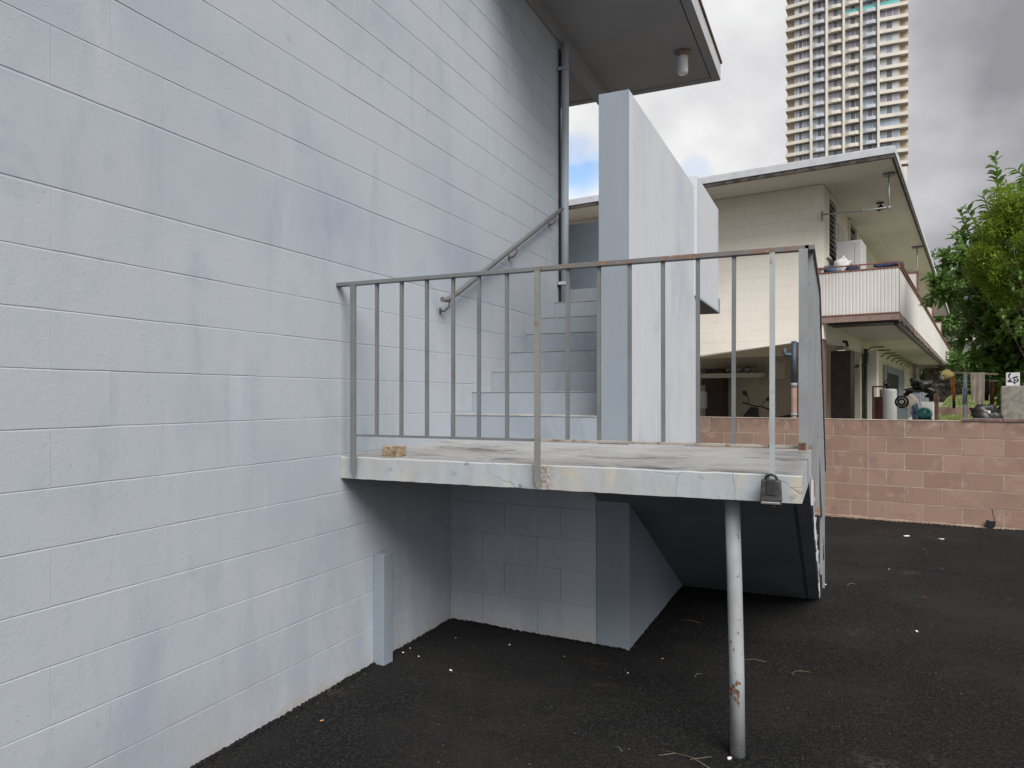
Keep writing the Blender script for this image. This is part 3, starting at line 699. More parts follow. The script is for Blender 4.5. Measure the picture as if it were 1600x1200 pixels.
# ------------------------------------------------------------------ red block boundary wall (neighbour frame)
rw0 = W(-1.62, 9.96)
rwl = thing('boundary_wall', 'low brown-red concrete block wall between the asphalt drive and the next yard', 'wall', rw0, -RB)
m = MB(); m.box(-8.0, 9.0, 0.0016, 0.19, -0.3, 1.256)
m.build('mortar', M_mortar, rwl)
zs = [0.05 + 0.2013 * k for k in range(7)]
cols = [-1.54 + 1.62 + 0.4 * k for k in range(-14, 18)]
bcache = {}
def redblk(ln, ht, v):
    k = (round(ln, 3), round(ht, 3), v)
    if k not in bcache:
        me = block_mesh('block', ln, ht, M_red, 77 + v, dep=0.012, j=0.0022, lip=0.0015); me.transform(Matrix.Rotation(-math.pi / 2, 4, 'Z')); bcache[k] = me
    return bcache[k]
n = 0
for k in range(6):
    z0 = zs[k]; odd = (5 - k) % 2
    for c in cols:
        x0 = c + (0.2 if odd else 0.0)
        if not (-2.3 < x0 < 6.2): continue
        hs_ = ((0.0, 0.2), (0.2, 0.4)) if (odd and abs(x0 - 0.28) < 0.15) else ((0.0, 0.4),)
        for h0, h1 in hs_: link('block', redblk(h1 - h0 - 0.011, 0.190, random.randrange(4)), rwl, (x0 + h0 + 0.0055, random.uniform(-.0015, .001), z0 + 0.0055)); n += 1
m = MB()
for k in range(4): m.box(-8, -2.0, 0.0, 0.004, 0.055 + k * 0.3, 0.055 + k * 0.3 + 0.29)
m.build('plain_end', M_red, rwl)
rc = random.Random(9); m = MB(); x = -2.3
while x < 8:
    d = rc.uniform(.3, .8); m.box(x, x + d - 0.003, -0.02 - rc.uniform(0, .01), 0.003, -0.15, 0.05 - rc.uniform(0.004, 0.02)); x += d
m.build('rough_footing', M_red, rwl)
ax = at_b(1503, 655, 9.96)[0] + 1.62
m = MB(); x = ax
while x < 6: m.box(x, x + 0.395, -0.012, 0.2, 1.258, 1.292); x += 0.4
m.build('cap_blocks', simple('dark_brown_cap_block', (0.17, 0.115, 0.10), 0.9, var=0.3, sc=6, bump=0.3), rwl, bevel=0.003)
m = MB(); m.box(-8, ax - 0.005, -0.004, 0.195, 1.257, 1.262); m.build('mortar_top', M_mortar, rwl)
hx = at_b(1546, 820, 9.96)[0] + 1.62     # broken hole at the foot of the wall
m = MB(); m.prism([(hx - 0.05, 0.05), (hx - 0.03, 0.13), (hx + 0.02, 0.115), (hx + 0.06, 0.125), (hx + 0.055, 0.06), (hx + 0.02, 0.02)], 'Y', -0.032, -0.0305)
m.build('dark_hole', M_black, rwl)
m = MB(); pts = [(hx + 0.045, .125), (hx + 0.05, .16), (hx + .03, .2), (hx + .035, .235), (hx + .02, .255)]
for p, q in zip(pts[:-1], pts[1:]): m.prism([(p[0] - .002, p[1]), (p[0] + .002, p[1]), (q[0] + .002, q[1]), (q[0] - .002, q[1])], 'Y', -0.004, -0.0025)
m.build('crack', M_black, rwl)

# ------------------------------------------------------------------ litter on the asphalt
M_litter = simple('white_scrap', (0.6, 0.58, 0.55), 0.7, var=0.1)
def gpt(px, py):
    r = ray(px, py); t = CAMH / -r.z
    for _ in range(4):
        x, y = r.x * t, r.y * t; t = (CAMH - drive_z(x, y)) / -r.z
    return Vector((r.x * t, r.y * t, drive_z(r.x * t, r.y * t)))
chip = lump('pale_chip', M_litter, 1, 1, 0.35, (1, .7, .5), 4)
for k, (px, py, s) in enumerate([(704, 1048, .012), (796, 1008, .009), (712, 997, .007), (630, 1020, .008), (641, 1013, .006), (654, 1026, .008), (882, 1026, .006), (981, 1052, .007), (1140, 1186, .014), (1432, 987, .014), (1289, 914, .014), (1389, 890, .010)]):
    o = link('pebble', chip, None, gpt(px, py) + Vector((0, 0, s * .3)), (0, 0, k * 1.3), (s, s, s))
    tag(o, 'tiny pale stone chip lying loose on the black asphalt', 'pebble', 'pale stone chips scattered on the asphalt')
for px, py, s, lab in [(1417, 838, .05, 'larger crumpled white paper scrap on asphalt near the red wall'), (1471, 843, .04, 'smaller white paper scrap right of the larger one by the red wall')]:
    o = link('paper_scrap', lump('paper_scrap', M_litter, 1, 2, 0.5, (1.3, .7, .25), int(px)), None, gpt(px, py) + Vector((0, 0, .006)), (0, 0, 0.3), (s * .55,) * 3); tag(o, lab, 'litter')
M_redleaf = simple('fallen_red_leaf', (0.22, 0.045, 0.03), 0.7, var=0.3); M_org = simple('orange_leaf', (0.55, 0.25, 0.08), 0.7)
lf = MB(); lf.poly([(-1, 0, 0), (-.3, -.45, .12), (.5, -.35, .06), (1, 0, .2), (.4, .4, .05), (-.4, .42, .15)]); lfm = lf.mesh('fallen_leaf', M_redleaf)
lfo = lfm.copy(); lfo.materials.clear(); lfo.materials.append(M_org)
rq = random.Random(8)
spots = [(1444, 934), (1472, 889), (1448, 866), (1430, 868), (1380, 878)] + [(rq.gauss(1430, 38), rq.gauss(836, 9)) for _ in range(34)]
for k, (px, py) in enumerate(spots):
    s = .02 if k < 3 else rq.uniform(.006, .014)
    o = link('fallen_leaf', lfm, None, gpt(px, py) + Vector((0, 0, .004)), (0, 0, rq.uniform(0, 6)), (s, s, s)); tag(o, 'tiny dark red leaf bit fallen on the asphalt by the block wall', 'leaf', 'dark red leaf bits fallen on the asphalt')
for px, py, lab in [(1035, 1030, 'orange leaf scrap on the dark asphalt left of the steel post'), (503, 1127, 'small orange leaf scrap on the asphalt near the left wall foot')]:
    o = link('leaf_scrap', lfo, None, gpt(px, py) + Vector((0, 0, .003)), (0, 0, 1), (.012,) * 3); tag(o, lab, 'leaf')
M_twig = simple('dry_straw_twig', (0.17, 0.135, 0.095), 0.8); M_twigg = simple('green_grass_stem', (0.11, 0.13, 0.05), 0.8)
def twig(px, py, ln, ang, lab, mt=M_twig, fork=False):
    b = gpt(px, py); m = MB(); d = Vector((math.cos(ang), math.sin(ang), 0)); nrm = Vector((-d.y, d.x, 0))
    m.tube([-d * ln / 2 + Vector((0, 0, .003)), nrm * ln * .08 + Vector((0, 0, .012)), d * ln / 2 + Vector((0, 0, .004))], .0012, 5)
    if fork: m.tube([Vector((0, 0, .01)), d * ln * .2 + nrm * ln * .4 + Vector((0, 0, .006))], .0013, 5); m.tube([-d * ln * .3 + Vector((0, 0, .01)), -d * ln * .5 - nrm * ln * .25 + Vector((0, 0, .004))], .0013, 5)
    o = m.build('twig', mt); o.location = b; tag(o, lab, 'twig')
twig(1178, 1034, .14, .2, 'long curved dry stem lying just right of the steel post')
twig(1250, 1052, .12, .5, 'green forked grass stem on the asphalt right of the steel post', M_twigg, True)
twig(1091, 1056, .06, .9, 'short dry twig on the asphalt left of the steel post', M_twig, True)
twig(1078, 972, .14, -.1, 'pale bent straw lying in the dark under the lower flight')
twig(1078, 1190, .24, -.4, 'branched dry twig at the bottom edge left of the steel post foot', M_twig, True)
twig(966, 1172, .05, -.5, 'short pale straw on the asphalt near the bottom of the picture')
twig(1330, 914, .09, .7, 'dry tuft of straw right of the foot of the stairs', M_twig, True)


# ================================================================== NEIGHBOUR BUILDING
NA, NB = -2.34, 14.03
nb = thing('neighbour_house', 'two-storey cream block building with white corrugated balcony beyond the red block wall', 'building', W(NA, NB), -RB)
def nbx(m, a0, a1, b0, b1, z0, z1, **k): return m.box(a0 - NA, a1 - NA, b0 - NB, b1 - NB, z0, z1, **k)
END = 40.0
# gable wall with a haunched lower edge
m = MB(); m.prism([(-9.5 - NA, 2.32), (-4.9 - NA, 2.32), (-0.005, 2.60), (-0.005, 5.405), (-9.5 - NA, 5.405)], 'Y', 0.006, 0.19)
gw = m.build('gable_wall', M_cream, nb)
cbl = {}
def creamblk(ln, ht):
    k = (round(ln, 2), round(ht, 3))
    if k not in cbl:
        me = block_mesh('block', ln, ht, M_cream, 5, dep=0.012, j=0.0004, lip=0.0012); me.transform(Matrix.Rotation(-math.pi / 2, 4, 'Z')); cbl[k] = me
    return cbl[k]
for k in range(14):
    z0 = 2.605 + 0.2 * k; c = -4.95 + (0.2 if k % 2 else 0.0)
    while c < NA - 0.05:
        e = min(c + 0.4, NA); link('block', creamblk(e - c - 0.0008, 0.1985), gw, (c + 0.0004 - NA, 0.0, z0)); c = e
m = MB(); m.prism([(-4.9 - NA, 2.34), (0, 2.597), (0, 2.603), (-4.9 - NA, 2.603)], 'Y', -0.001, 0.005); m.build('lower_edge', M_cream, nb)
m = MB(); nbx(m, NA - 0.17, NA, NB + 0.191, END, 2.60, 5.405); m.build('side_wall', M_cream, nb)
m = MB(); nbx(m, NA - 0.17, NA - 0.001, 19.6, END, 0.1, 2.599); m.build('lower_side_wall', M_cream2, nb)
m = MB(); nbx(m, -9.5, NA - 0.175, 19.4, 19.6, 0.1, 2.69); m.build('carport_back_wall', M_cream2, nb)
m = MB(); nbx(m, -9.4, NA - 0.171, NB + 0.195, 19.39, 2.70, 2.86); m.build('carport_ceiling', M_cream2, nb)
m = MB(); nbx(m, -9.4, NA - 0.18, 16.6, 16.8, 2.45, 2.695); m.build('carport_beam', M_cream2, nb)
for ap in (-7.2, -4.95):
    pass
# roof
m = MB(); nbx(m, -10.2, -1.16, 13.06, END, 5.41, 5.44); m.build('roof_soffit', M_soff2, nb)
m = MB(); nbx(m, -10.3, -1.10, 13.0, 13.035, 5.452, 5.565); nbx(m, -1.135, -1.10, 13.036, END, 5.452, 5.565); m.build('roof_fascia', M_roofing, nb, bevel=0.004)
m = MB(); nbx(m, -10.25, -1.115, 13.012, 13.06, 5.385, 5.451); nbx(m, -1.155, -1.115, 13.061, END, 5.37, 5.451); m.build('dark_lower_strip', simple('dark_strip_brown', (0.07, 0.06, 0.055), 0.85, var=0.5, sc=9), nb)  # darker strip along the lower edge of the pale fascia
m = MB(); nbx(m, -10.2, -1.14, 13.04, END, 5.453, 5.59); m.build('roof', M_roofing, nb)
# balcony
m = MB(); nbx(m, NA + 0.001, -1.16, 14.05, END, 2.90, 3.0); m.build('balcony_slab', M_soff2, nb)
m = MB(); nbx(m, NA - 0.12, -1.12, 14.0, 14.04, 2.875, 2.99); m.build('balcony_fascia', M_peel, nb, bevel=0.004); m = MB(); nbx(m, -2.47, -1.105, 13.99, 14.004, 2.9905, 3.01); m.build('red_trim_strip', M_redbrown, nb)
m = MB(); rp = random.Random(4); b = 14.041
while b < END:
    d = rp.uniform(.25, .7); o = rp.uniform(-.012, .012); nbx(m, -1.152, -1.118 + o, b, b + d - rp.uniform(0.004, .05), 2.87 + rp.uniform(-.01, .02), 2.99 - rp.uniform(0, .02)); b += d
m.build('peeling_fascia_board', M_peel, nb)
m = MB(); nbx(m, -1.22, -1.153, 14.3, END, 2.80, 2.898); m.build('edge_joist', M_dark, nb)
m = MB(); nbx(m, -2.30, -1.25, 14.3, 14.9, 2.862, 2.898); m.build('dark_underside_patch', M_dark, nb)  # darker patch set under the front of the balcony
def corr(m, x0, x1, z0, z1, plane, along='x', pitch=0.055, dep=0.006):
    n = int(abs(x1 - x0) / pitch); pr = []
    for i in range(n):
        a = x0 + (x1 - x0) * i / n; st_ = (x1 - x0) / n
        pr += [(a, 0), (a + st_ * .62, 0), (a + st_ * .74, dep), (a + st_ * .88, dep)]
    pr.append((x1, 0))
    for (p, o), (q, oo) in zip(pr[:-1], pr[1:]):
        if along == 'x': m.poly([(p, plane + o, z0), (q, plane + oo, z0), (q, plane + oo, z1), (p, plane + o, z1)])
        else: m.poly([(plane - o, p, z0), (plane - oo, q, z0), (plane - oo, q, z1), (plane - o, p, z1)])
m = MB(); corr(m, -2.47 - NA, -1.125 - NA, 3.0, 3.77, 14.005 - NB); nbx(m, -2.46, -1.14, 14.03, 14.045, 3.0, 3.765); m.build('front_balcony_panel', M_white, nb)
m = MB(); corr(m, 14.006 - NB, 30 - NB, 3.0, 3.77, -1.12 - NA, 'y'); nbx(m, -1.15, -1.137, 14.05, END, 3.0, 3.765); nbx(m, -1.136, -1.12, 30.01, END, 3.0, 3.768); m.build('side_balcony_panel', M_white, nb)
m = MB(); nbx(m, -2.47, -1.10, 13.995, 14.04, 3.772, 3.795); nbx(m, -1.145, -1.10, 14.041, END, 3.772, 3.795)
nbx(m, -2.47, -1.10, 13.998, 14.03, 3.862, 3.885); nbx(m, -1.14, -1.105, 14.031, END, 3.862, 3.885)
for b in (14.001, 16.0, 18.0, 20.0, 22.0, 24, 26, 28): nbx(m, -1.135, -1.11, b, b + .03, 3.796, 3.861)
for a in (-2.4, -1.75): nbx(m, a, a + .02, 14.004, 14.026, 3.796, 3.861)
m.build('balcony_rail', M_redbrown, nb)
for b in (18.9, 25.6, 32.0):
    m = MB(); nbx(m, -2.2, -1.16, b, b + .03, 3.001, 4.38); p_ = m.build('balcony_partition', M_white, nb)
    m = MB(); nbx(m, -1.16, -1.125, b - .01, b + .04, 3.77, 4.42); nbx(m, -2.2, -1.161, b - .01, b + .04, 4.381, 4.42); m.build('partition_trim', M_redbrown, p_)
# windows of the upper side wall
def jal(a0, b0, b1, z0, z1, nsl):
    m = MB(); nbx(m, NA + 0.001, NA + 0.012, b0, b1, z0, z1); wdw = m.build('window', M_glassd, nb)
    m = MB()
    for bb in (b0 - .03, b1): nbx(m, NA + 0.001, NA + 0.05, bb, bb + .03, z0 - .03, z1 + .03)
    nbx(m, NA + 0.001, NA + 0.05, b0, b1, z1, z1 + .03); nbx(m, NA + 0.001, NA + 0.05, b0, b1, z0 - .03, z0); m.build('window_frame', M_cream, wdw)
    sm = MB(); sm.box(0, 0.006, 0, b1 - b0 - .02, 0, (z1 - z0) / nsl * 1.05); me = sm.mesh('slat', simple('dark_green_glass_slat', (0.10, 0.125, 0.115), 0.2, 0.8, var=0.2))
    for k in range(nsl): link('slat', me, wdw, (0.045, b0 + .01 - NB, z0 + (z1 - z0) * k / nsl - .01), (0, R(-28), 0))
jal(NA, 14.34, 15.17, 4.15, 5.25, 12)
jal(NA, 17.0, 17.95, 4.45, 5.34, 8)
m = MB(); nbx(m, NA + .001, NA + .03, 15.6, 16.4, 3.0, 5.0); m.build('balcony_door', M_white, nb)
# carport bits
A_ = lambda px, py, b: at_b(px, py, b)
c0 = A_(1247, 600, 14.1)[0]
m = MB(); nbx(m, -2.78, -2.36, 14.08, 14.45, 0.1, 2.595); m.build('corner_column', M_pink, nb)
x = A_(1241, 600, 14.0)[0]
pp = thing('drain_pipe', 'vertical drain pipe, dark blue above and pink below, beside the pink column', 'pipe', W(x, 13.98, 0.2), -RB)
m = MB(); m.tube([(0, 0, 1.58), (0, 0, 2.37)], 0.05, 12).tube([(0, 0, 2.12), (-0.14, 0, 2.12), (-0.165, 0, 2.15), (-0.165, 0, 2.25)], 0.04, 10); m.build('upper_pipe', M_bluepipe, pp)
MB().tube([(0, 0, 0), (0, 0, 1.53)], 0.053, 12).build('lower_pipe', M_pink, pp)
MB().tube([(0, 0, 1.525), (0, 0, 1.60)], 0.058, 12).tube([(0, 0, 1.0), (0, 0, 1.04)], 0.06, 12).build('pipe_clamp', M_grey, pp)
def dbox(name, l, r, top, b, dep, zb, mt, parent=nb, bot=None):
    a0 = A_(l, 600, b)[0]; a1 = A_(r, 600, b)[0]; zt = A_((l + r) / 2, top, b)[2]
    if bot: zb = A_((l + r) / 2, bot, b)[2]
    m = MB(); nbx(m, a0, a1, b, b + dep, zb, zt); return m.build(name, mt, parent, bevel=0.004)
dbox('dark_pier', 1102, 1130, 576, 18.9, 0.45, 0.1, M_dark)
dbox('dark_pier', 1298, 1329, 548, 16.2, 0.6, 0.1, M_dark)
dbox('inner_post', 1330, 1333, 555, 17.2, 0.1, 0.1, M_cream)
dbox('inner_post', 1342, 1345, 558, 18.0, 0.1, 0.1, M_cream)
dbox('inner_wall', 1288, 1345, 548, 19.0, 0.2, 0.1, M_cream2)
dbox('wall_pier', 1356, 1370, 548, 19.2, 0.4, 0.1, M_cream)
dbox('meter_box', 1210, 1222, 566, 18.4, 0.3, 0.1, M_cream2, bot=592)
dbox('electric_box', 1090, 1101, 612, 18.0, 0.2, 0.1, M_white2, bot=638)
sh = thing('wall_shelf', 'long cream shelf high on the back wall of the carport', 'shelf', W(-5.6, 18.9, 2.0), -RB)
a0 = A_(1085, 590, 18.9)[0] + 5.6; a1 = A_(1190, 590, 18.9)[0] + 5.6; zs_ = A_(1150, 583, 18.9)[2] - 2.0
MB().box(a0, a1, -0.05, 0.45, zs_ - 0.12, zs_).build('board', M_cream, sh)
MB().box(a0 + .1, a0 + .16, 0.05, 0.4, zs_ - 0.3, zs_ - .121).box(a1 - .16, a1 - .1, 0.05, 0.4, zs_ - .3, zs_ - .121).build('bracket', M_cream2, sh)
M_plas = simple('cloudy_plastic_bag', (0.35, 0.34, 0.36), 0.35, 0.7, var=0.4, sc=14)
for k, px_ in enumerate((1098, 1138, 1152, 1166, 1180)):
    p = A_(px_, 578, 18.95); o = link('plastic_bag', lump('plastic_bag', M_plas, 1, 2, 0.5, (1, .8, .75), k), None, W(p[0], p[1] + .1, zs_ + 2.0 + .085), (0, 0, k), (.115,) * 3)
    tag(o, 'rounded cloudy plastic bundle lying on the carport wall shelf', 'bag', 'plastic bundles on the carport shelf')
# under-balcony plumbing
for k in range(9):
    b = 20.2 + k * 1.55; m = MB(); m.tube([(0.0, b - NB, 2.70), (0.10, b - NB, 2.80), (0.38, b - NB, 2.80)], 0.016, 6); m.build('bracket_arm', M_black, nb)
m = MB(); m.tube([(0.09, 19.15 - NB, 0.1), (0.09, 19.15 - NB, 2.70)], 0.04, 8); m.tube([(-0.25, 18.9 - NB, 0.1), (-0.25, 18.9 - NB, 2.2), (0.0, 18.95 - NB, 2.3), (0.12, 19.0 - NB, 2.3), (0.14, 19.0 - NB, 2.6)], 0.035, 8)
m.build('plumbing_pipe', simple('dark_green_pipe', (0.04, 0.055, 0.045), 0.6), nb)
m = MB(); nbx(m, NA + .001, NA + .04, 23.8, 24.6, 0.1, 2.5); nbx(m, NA + .001, NA + .05, 28.4, 30.4, 0.1, 2.5); nbx(m, NA + .001, NA + .05, 24.6, 28.4, 2.28, 2.5); m.build('door_frame', M_grey, nb)
m = MB(); nbx(m, NA + .0, NA + .02, 24.6, 28.4, 0.1, 2.279); m.build('open_doorway', M_black, nb)
m = MB(); nbx(m, NA + .055, NA + .09, 30.2, 30.6, 0.1, 2.62); m.build('white_door_edge', M_white, nb)
m = MB(); m.tube([(0.05, 15.9 - NB, 2.66), (0.12, 15.9 - NB, 2.66), (0.14, 15.92 - NB, 2.56)], 0.03, 8); m.build('outdoor_socket', M_black, nb)

# things on and around the balcony
wr = thing('storage_cabinet', 'tall white double-door cabinet standing on the balcony', 'cabinet', W(-1.95, 14.75, 3.0), -RB)
MB().box(-0.26, 0.17, -0.2, 0.5, 0.0, 1.43).build('carcass', M_white, wr, bevel=0.008)
M_cab = simple('pale_grey_cabinet_door', (0.50, 0.49, 0.50), 0.5, var=0.05)
MB().box(-0.25, 0.055, -0.222, -0.2005, 0.05, 1.40).build('door', M_cab, wr, bevel=0.004); MB().box(0.06, 0.165, -0.222, -0.2005, 0.05, 1.40).build('door', M_cab, wr, bevel=0.004)
rk = thing('pipe_clothes_rack', 'white pipe frame hung from the neighbour soffit holding the drying lines', 'clothes line', W(-1.28, 13.98, 5.40), -RB)
MB().box(-0.09, 0.09, -0.06, 0.10, -0.03, 0.0).build('ceiling_plate', M_grey, rk)
MB().tube([(0, 0, -.02), (0, 0, -0.58)], 0.016, 8).tube([(0, 0, -0.58), (-0.42, 0.0, -0.585), (-1.06, 0.0, -0.56)], 0.014, 8).build('pipe', M_post, rk)
for x_ in (0, -.42, -.85): MB().tube([(x_ - .025, 0, -0.582), (x_ + .025, 0, -0.582)], 0.024, 8).build('joint', M_post, rk)
MB().box(-1.085, -1.06, -.03, .03, -.66, -.50).build('wall_plate', M_grey, rk)
rk2 = thing('drying_line_hanger', 'farther white pipe hanger at the other end of the drying lines', 'clothes line', W(-1.29, 21.19, 5.40), -RB)
MB().box(-0.12, 0.12, -0.06, 0.10, -0.03, 0.0).build('ceiling_plate', M_grey, rk2)
MB().tube([(0, 0, -.02), (0, 0, -0.58), (-0.5, 0, -0.62)], 0.018, 8).build('pipe', M_post, rk2)
for k, x0 in enumerate((0.0, -0.42, -0.85)):
    p0 = W(-1.28 + x0, 13.98, 4.82); p1 = W(-1.29 + x0 * .9, 21.19, 4.80)
    m = MB(); m.tube([Vector((0, 0, 0)), (p1 - p0) * .5 + Vector((0, 0, -.05)), p1 - p0], 0.0045, 4); o = m.build('drying_line', M_white)
    o.location = p0; tag(o, ('outermost', 'middle', 'innermost')[k] + ' of the thin white drying lines under the neighbour soffit', 'cord')
lm = thing('soffit_light', 'small black floodlight under the neighbour soffit between the drying lines', 'lamp', W(-1.62, 16.0, 5.41), -RB)
MB().box(-.10, .10, -.06, .06, -.04, 0).build('base', M_black, lm); MB().tube([(0, 0, -.03), (0.02, 0, -.1)], .02, 6).build('stem', M_black, lm); MB().tube([(.02, 0, -.08), (-.06, 0, -.24)], [.035, .065], 10).tube([(.02, 0, -.08), (.07, 0, -.22)], [.03, .06], 10).build('lamp_head', M_black, lm); lm.scale = (.65, .65, .65)
def cloth(name, p, size, mt, lab, cat, seed, rz=0.0, amp=0.35, sc=(1, .5, .7)):
    o = link(name, lump(name, mt, 1, 3, amp, sc, seed), None, W(*p), (0, 0, -RB + rz), (size,) * 3); tag(o, lab, cat); return o
M_blue = simple('blue_cloth', (0.06, 0.12, 0.22), 0.9, var=0.4, sc=9); M_wcl = simple('white_cloth', (0.6, 0.6, 0.62), 0.9, var=0.15, sc=9)
M_navy = simple('navy_cloth', (0.03, 0.04, 0.10), 0.9, var=0.4, sc=9); M_beige = simple('beige_towel', (0.80, 0.70, 0.60), 0.95, var=0.12, sc=7, bump=0.6, bsc=90)
def pb(px_, py_, b): return at_b(px_, py_, b)
cloth('blue_towel', pb(1291, 423, 14.15), .13, M_blue, 'blue cloth lying behind the balcony rail at its left end', 'cloth', 1, sc=(1.3, .5, .6))
cloth('white_bag', pb(1317, 417, 14.2), .15, M_wcl, 'crumpled white bag on the balcony behind the rail, before the cabinet', 'bag', 2, amp=.6, sc=(.9, .5, 1.1))
cloth('navy_cloth', pb(1332, 420, 14.15), .10, M_navy, 'navy blue cloth right of the white bag on the balcony', 'cloth', 3)
cloth('dark_bundle', pb(1390, 414, 14.6), .16, M_navy, 'flat dark bundle behind the rail near the balcony corner', 'cloth', 5, sc=(1.7, .5, .35))
m = MB(); m.tube([(0, 0, 0), (-.06, 0, .25), (-.04, 0, .45), (.04, 0, .55)], [.02, .03, .03, .02], 8); o = m.build('folded_umbrella', M_dark); p = pb(1314, 405, 14.5); o.location = W(p[0] - .1, p[1] + .0, 3.5); tag(o, 'dark curved folded item leaning left of the white cabinet', 'umbrella')
# ------------------------------------------------------------------ yard of the neighbour
m = MB(); pts = [(-12, 10.16), (9, 10.16), (9, 18.2), (-1.0, 18.2), (-1.0, 45), (-12, 45)]
ya = m.prism([(W(a, b).x, W(a, b).y) for a, b in pts], 'Z', -0.4, 0.18).build('yard_paving', simple('yard_concrete', (0.30, 0.28, 0.25), 0.9, var=0.25, sc=1.5, bump=0.3)); tag(ya, kind='structure')
def strip(nm, a0, a1, bz, mt):
    m = MB()
    for (b0, z0), (b1, z1) in zip(bz[:-1], bz[1:]):
        m.poly([W(a0, b0, z0), W(a1, b0, z0), W(a1, b1, z1), W(a0, b1, z1)])
    b, z = bz[0]; m.poly([W(a0, b, -.3), W(a1, b, -.3), W(a1, b, z), W(a0, b, z)])
    b, z = bz[-1]; m.poly([W(a1, b, -.3), W(a0, b, -.3), W(a0, b, z), W(a1, b, z)])
    m.poly([W(a0, bz[-1][0], -.3), W(a0, bz[0][0], -.3)] + [W(a0, b, z) for b, z in bz]); 
    return tag(m.build(nm, mt), kind='structure')
strip('lawn', -0.98, 14, [(18.25, 0.93), (24.98, 0.98)], M_grass)
strip('upper_lawn', -0.98, 14, [(25.25, 1.22), (30, 1.38), (36, 1.60), (37, 1.61)], M_grass)
# grass blades on the lawns
def blades(nm, a0, a1, b0, b1, zf, n, h, mt):
    rb_ = random.Random(6); vs = []; fs = []
    for i in range(n):
        a = rb_.uniform(a0, a1); b = rb_.uniform(b0, b1); p = W(a, b, zf(b)); an = rb_.uniform(0, 6.28); w_ = h * .12; q = Vector((math.cos(an), math.sin(an), 0)) * w_
        tip = p + Vector((rb_.uniform(-.4, .4) * h, rb_.uniform(-.4, .4) * h, h * rb_.uniform(.6, 1.2))); k = len(vs); vs += [p - q, p + q, tip]; fs.append((k, k + 1, k + 2))
    me = bpy.data.meshes.new(nm); me.from_pydata(vs, [], fs); me.materials.append(mt); return tag(link(nm, me), kind='stuff')
blades('grass', -0.9, 4.0, 18.3, 24.9, lambda b: .93 + (b - 18.25) * .0074, 9000, .08, M_grass)
blades('grass', -0.9, 5.0, 25.3, 36.0, lambda b: 1.22 + (b - 25.25) * .0355, 14000, .09, M_grass)
# low retaining wall and the stone wall at the back
m = MB(); m.box(-1, 12, 0, .24, 0, 1.22); o = m.build('retaining_wall', simple('brown_retaining_wall', (0.19, 0.125, 0.10), .9, var=.3, sc=3, bump=.4)); o.location = W(0, 25.0, 0.02); o.rotation_euler = (0, 0, -RB); tag(o, 'low brown wall holding up the far strip of lawn', 'wall')
sw = thing('stone_wall', 'grey rough stone wall at the far end of the lawn', 'wall', W(0, 37.2, 1.3), -RB)
MB().box(-2.0, 6.0, 0.03, .5, 0, 1.55).build('core', M_mortar, sw)
stm = [lump('stone', M_stone, 1, 2, .5, (1, .45, .75), q) for q in range(5)]
rs_ = random.Random(2)
for r_i in range(5):
    x = -1.6 + (r_i % 2) * .2
    while x < 4.2:
        s = rs_.uniform(.14, .24); link('stone', rs_.choice(stm), sw, (x, 0.03, .15 + r_i * .3), (0, rs_.uniform(-.4, .4), 0), (s * 1.15, s, s * .95)); x += s * 1.9
# far pale house
fh = thing('far_house', 'pale green far house partly hidden between the balcony end and the tree', 'house', W(1.2, 47.0, 0.5), -RB)
MB().box(-3.2, 4, 0, 6, 0, 6.2).build('wall', simple('pale_green_wall', (0.50, 0.53, 0.47), .8, var=.1, sc=.6), fh)
MB().box(-3.9, 4.6, -.9, 7, 6.21, 6.5).build('roof', M_roofing, fh)
MB().box(-3.6, 4.3, -.5, -.01, 4.1, 4.35).build('lower_eave', M_white, fh)
for a in (-0.9, 0.9):
    m = MB().box(a, a + 1.0, -.03, -.001, 4.7, 5.6); wv = m.build('window', M_glassd, fh)
    MB().box(a - .08, a + 1.08, -.06, -.031, 4.6, 4.7).box(a - .08, a + 1.08, -.06, -.031, 5.6, 5.7).build('frame', M_white, wv)
MB().box(-.5, 3, -.03, -.005, 3.0, 3.06).build('wall_band', M_grey, fh)

def P(px_, py_, b): 
    a, b, z = at_b(px_, py_, b); return W(a, b, z)
# water heater, boxes and heaps beside the lower wall
YZ = 0.18
def stand(name, px_, top, b, lab, cat):
    a, b, z = at_b(px_, top, b); return thing(name, lab, cat, W(a, b, YZ), -RB), z - YZ, (at_b(px_ + 50, top, b)[0] - at_b(px_ - 50, top, b)[0]) / 100
t, h, s = stand('water_heater', 1388, 608, 17.3, 'white cylindrical water heater standing under the balcony', 'water heater')
MB().lathe([(13.2 * s, 0), (13.6 * s, .03), (13.6 * s, h - .04), (12.6 * s, h), (3 * s, h + .01)], n=24).build('tank', M_white2, t)
MB().tube([(-.08, 0, h), (-.08, 0, h + .14), (-.02, 0, h + .2), (.05, 0, h + .18), (.07, 0, h)], .012, 6).tube([(0.0, .05, h), (-.03, .05, h + .12)], .05, 8).build('hose', M_black, t)
t, h, s = stand('fire_hose_stand', 1371, 620, 17.0, 'dark red-brown slim stand left of the white water heater', 'stand')
MB().box(-.10, -.07, -.02, .02, 0, h + .2).box(-.10, .12, -.02, .02, h + .2, h + .23).box(-.06, .10, -.04, .04, 0, h).build('body', simple('dark_maroon_paint', (.12, .035, .025), .6, var=.3), t)
t, h, s = stand('plastic_tub', 1411, 637, 16.6, 'pale blue-white square tub right of the water heater', 'tub')
MB().box(-8.5 * s, 8.5 * s, -.12, .14, 0, h).build('body', simple('pale_blue_plastic', (.45, .53, .56), .45, var=.06), t, bevel=.01); MB().box(-9 * s, 9 * s, -.13, .15, h + .001, h + .02).build('rim', M_white2, t)
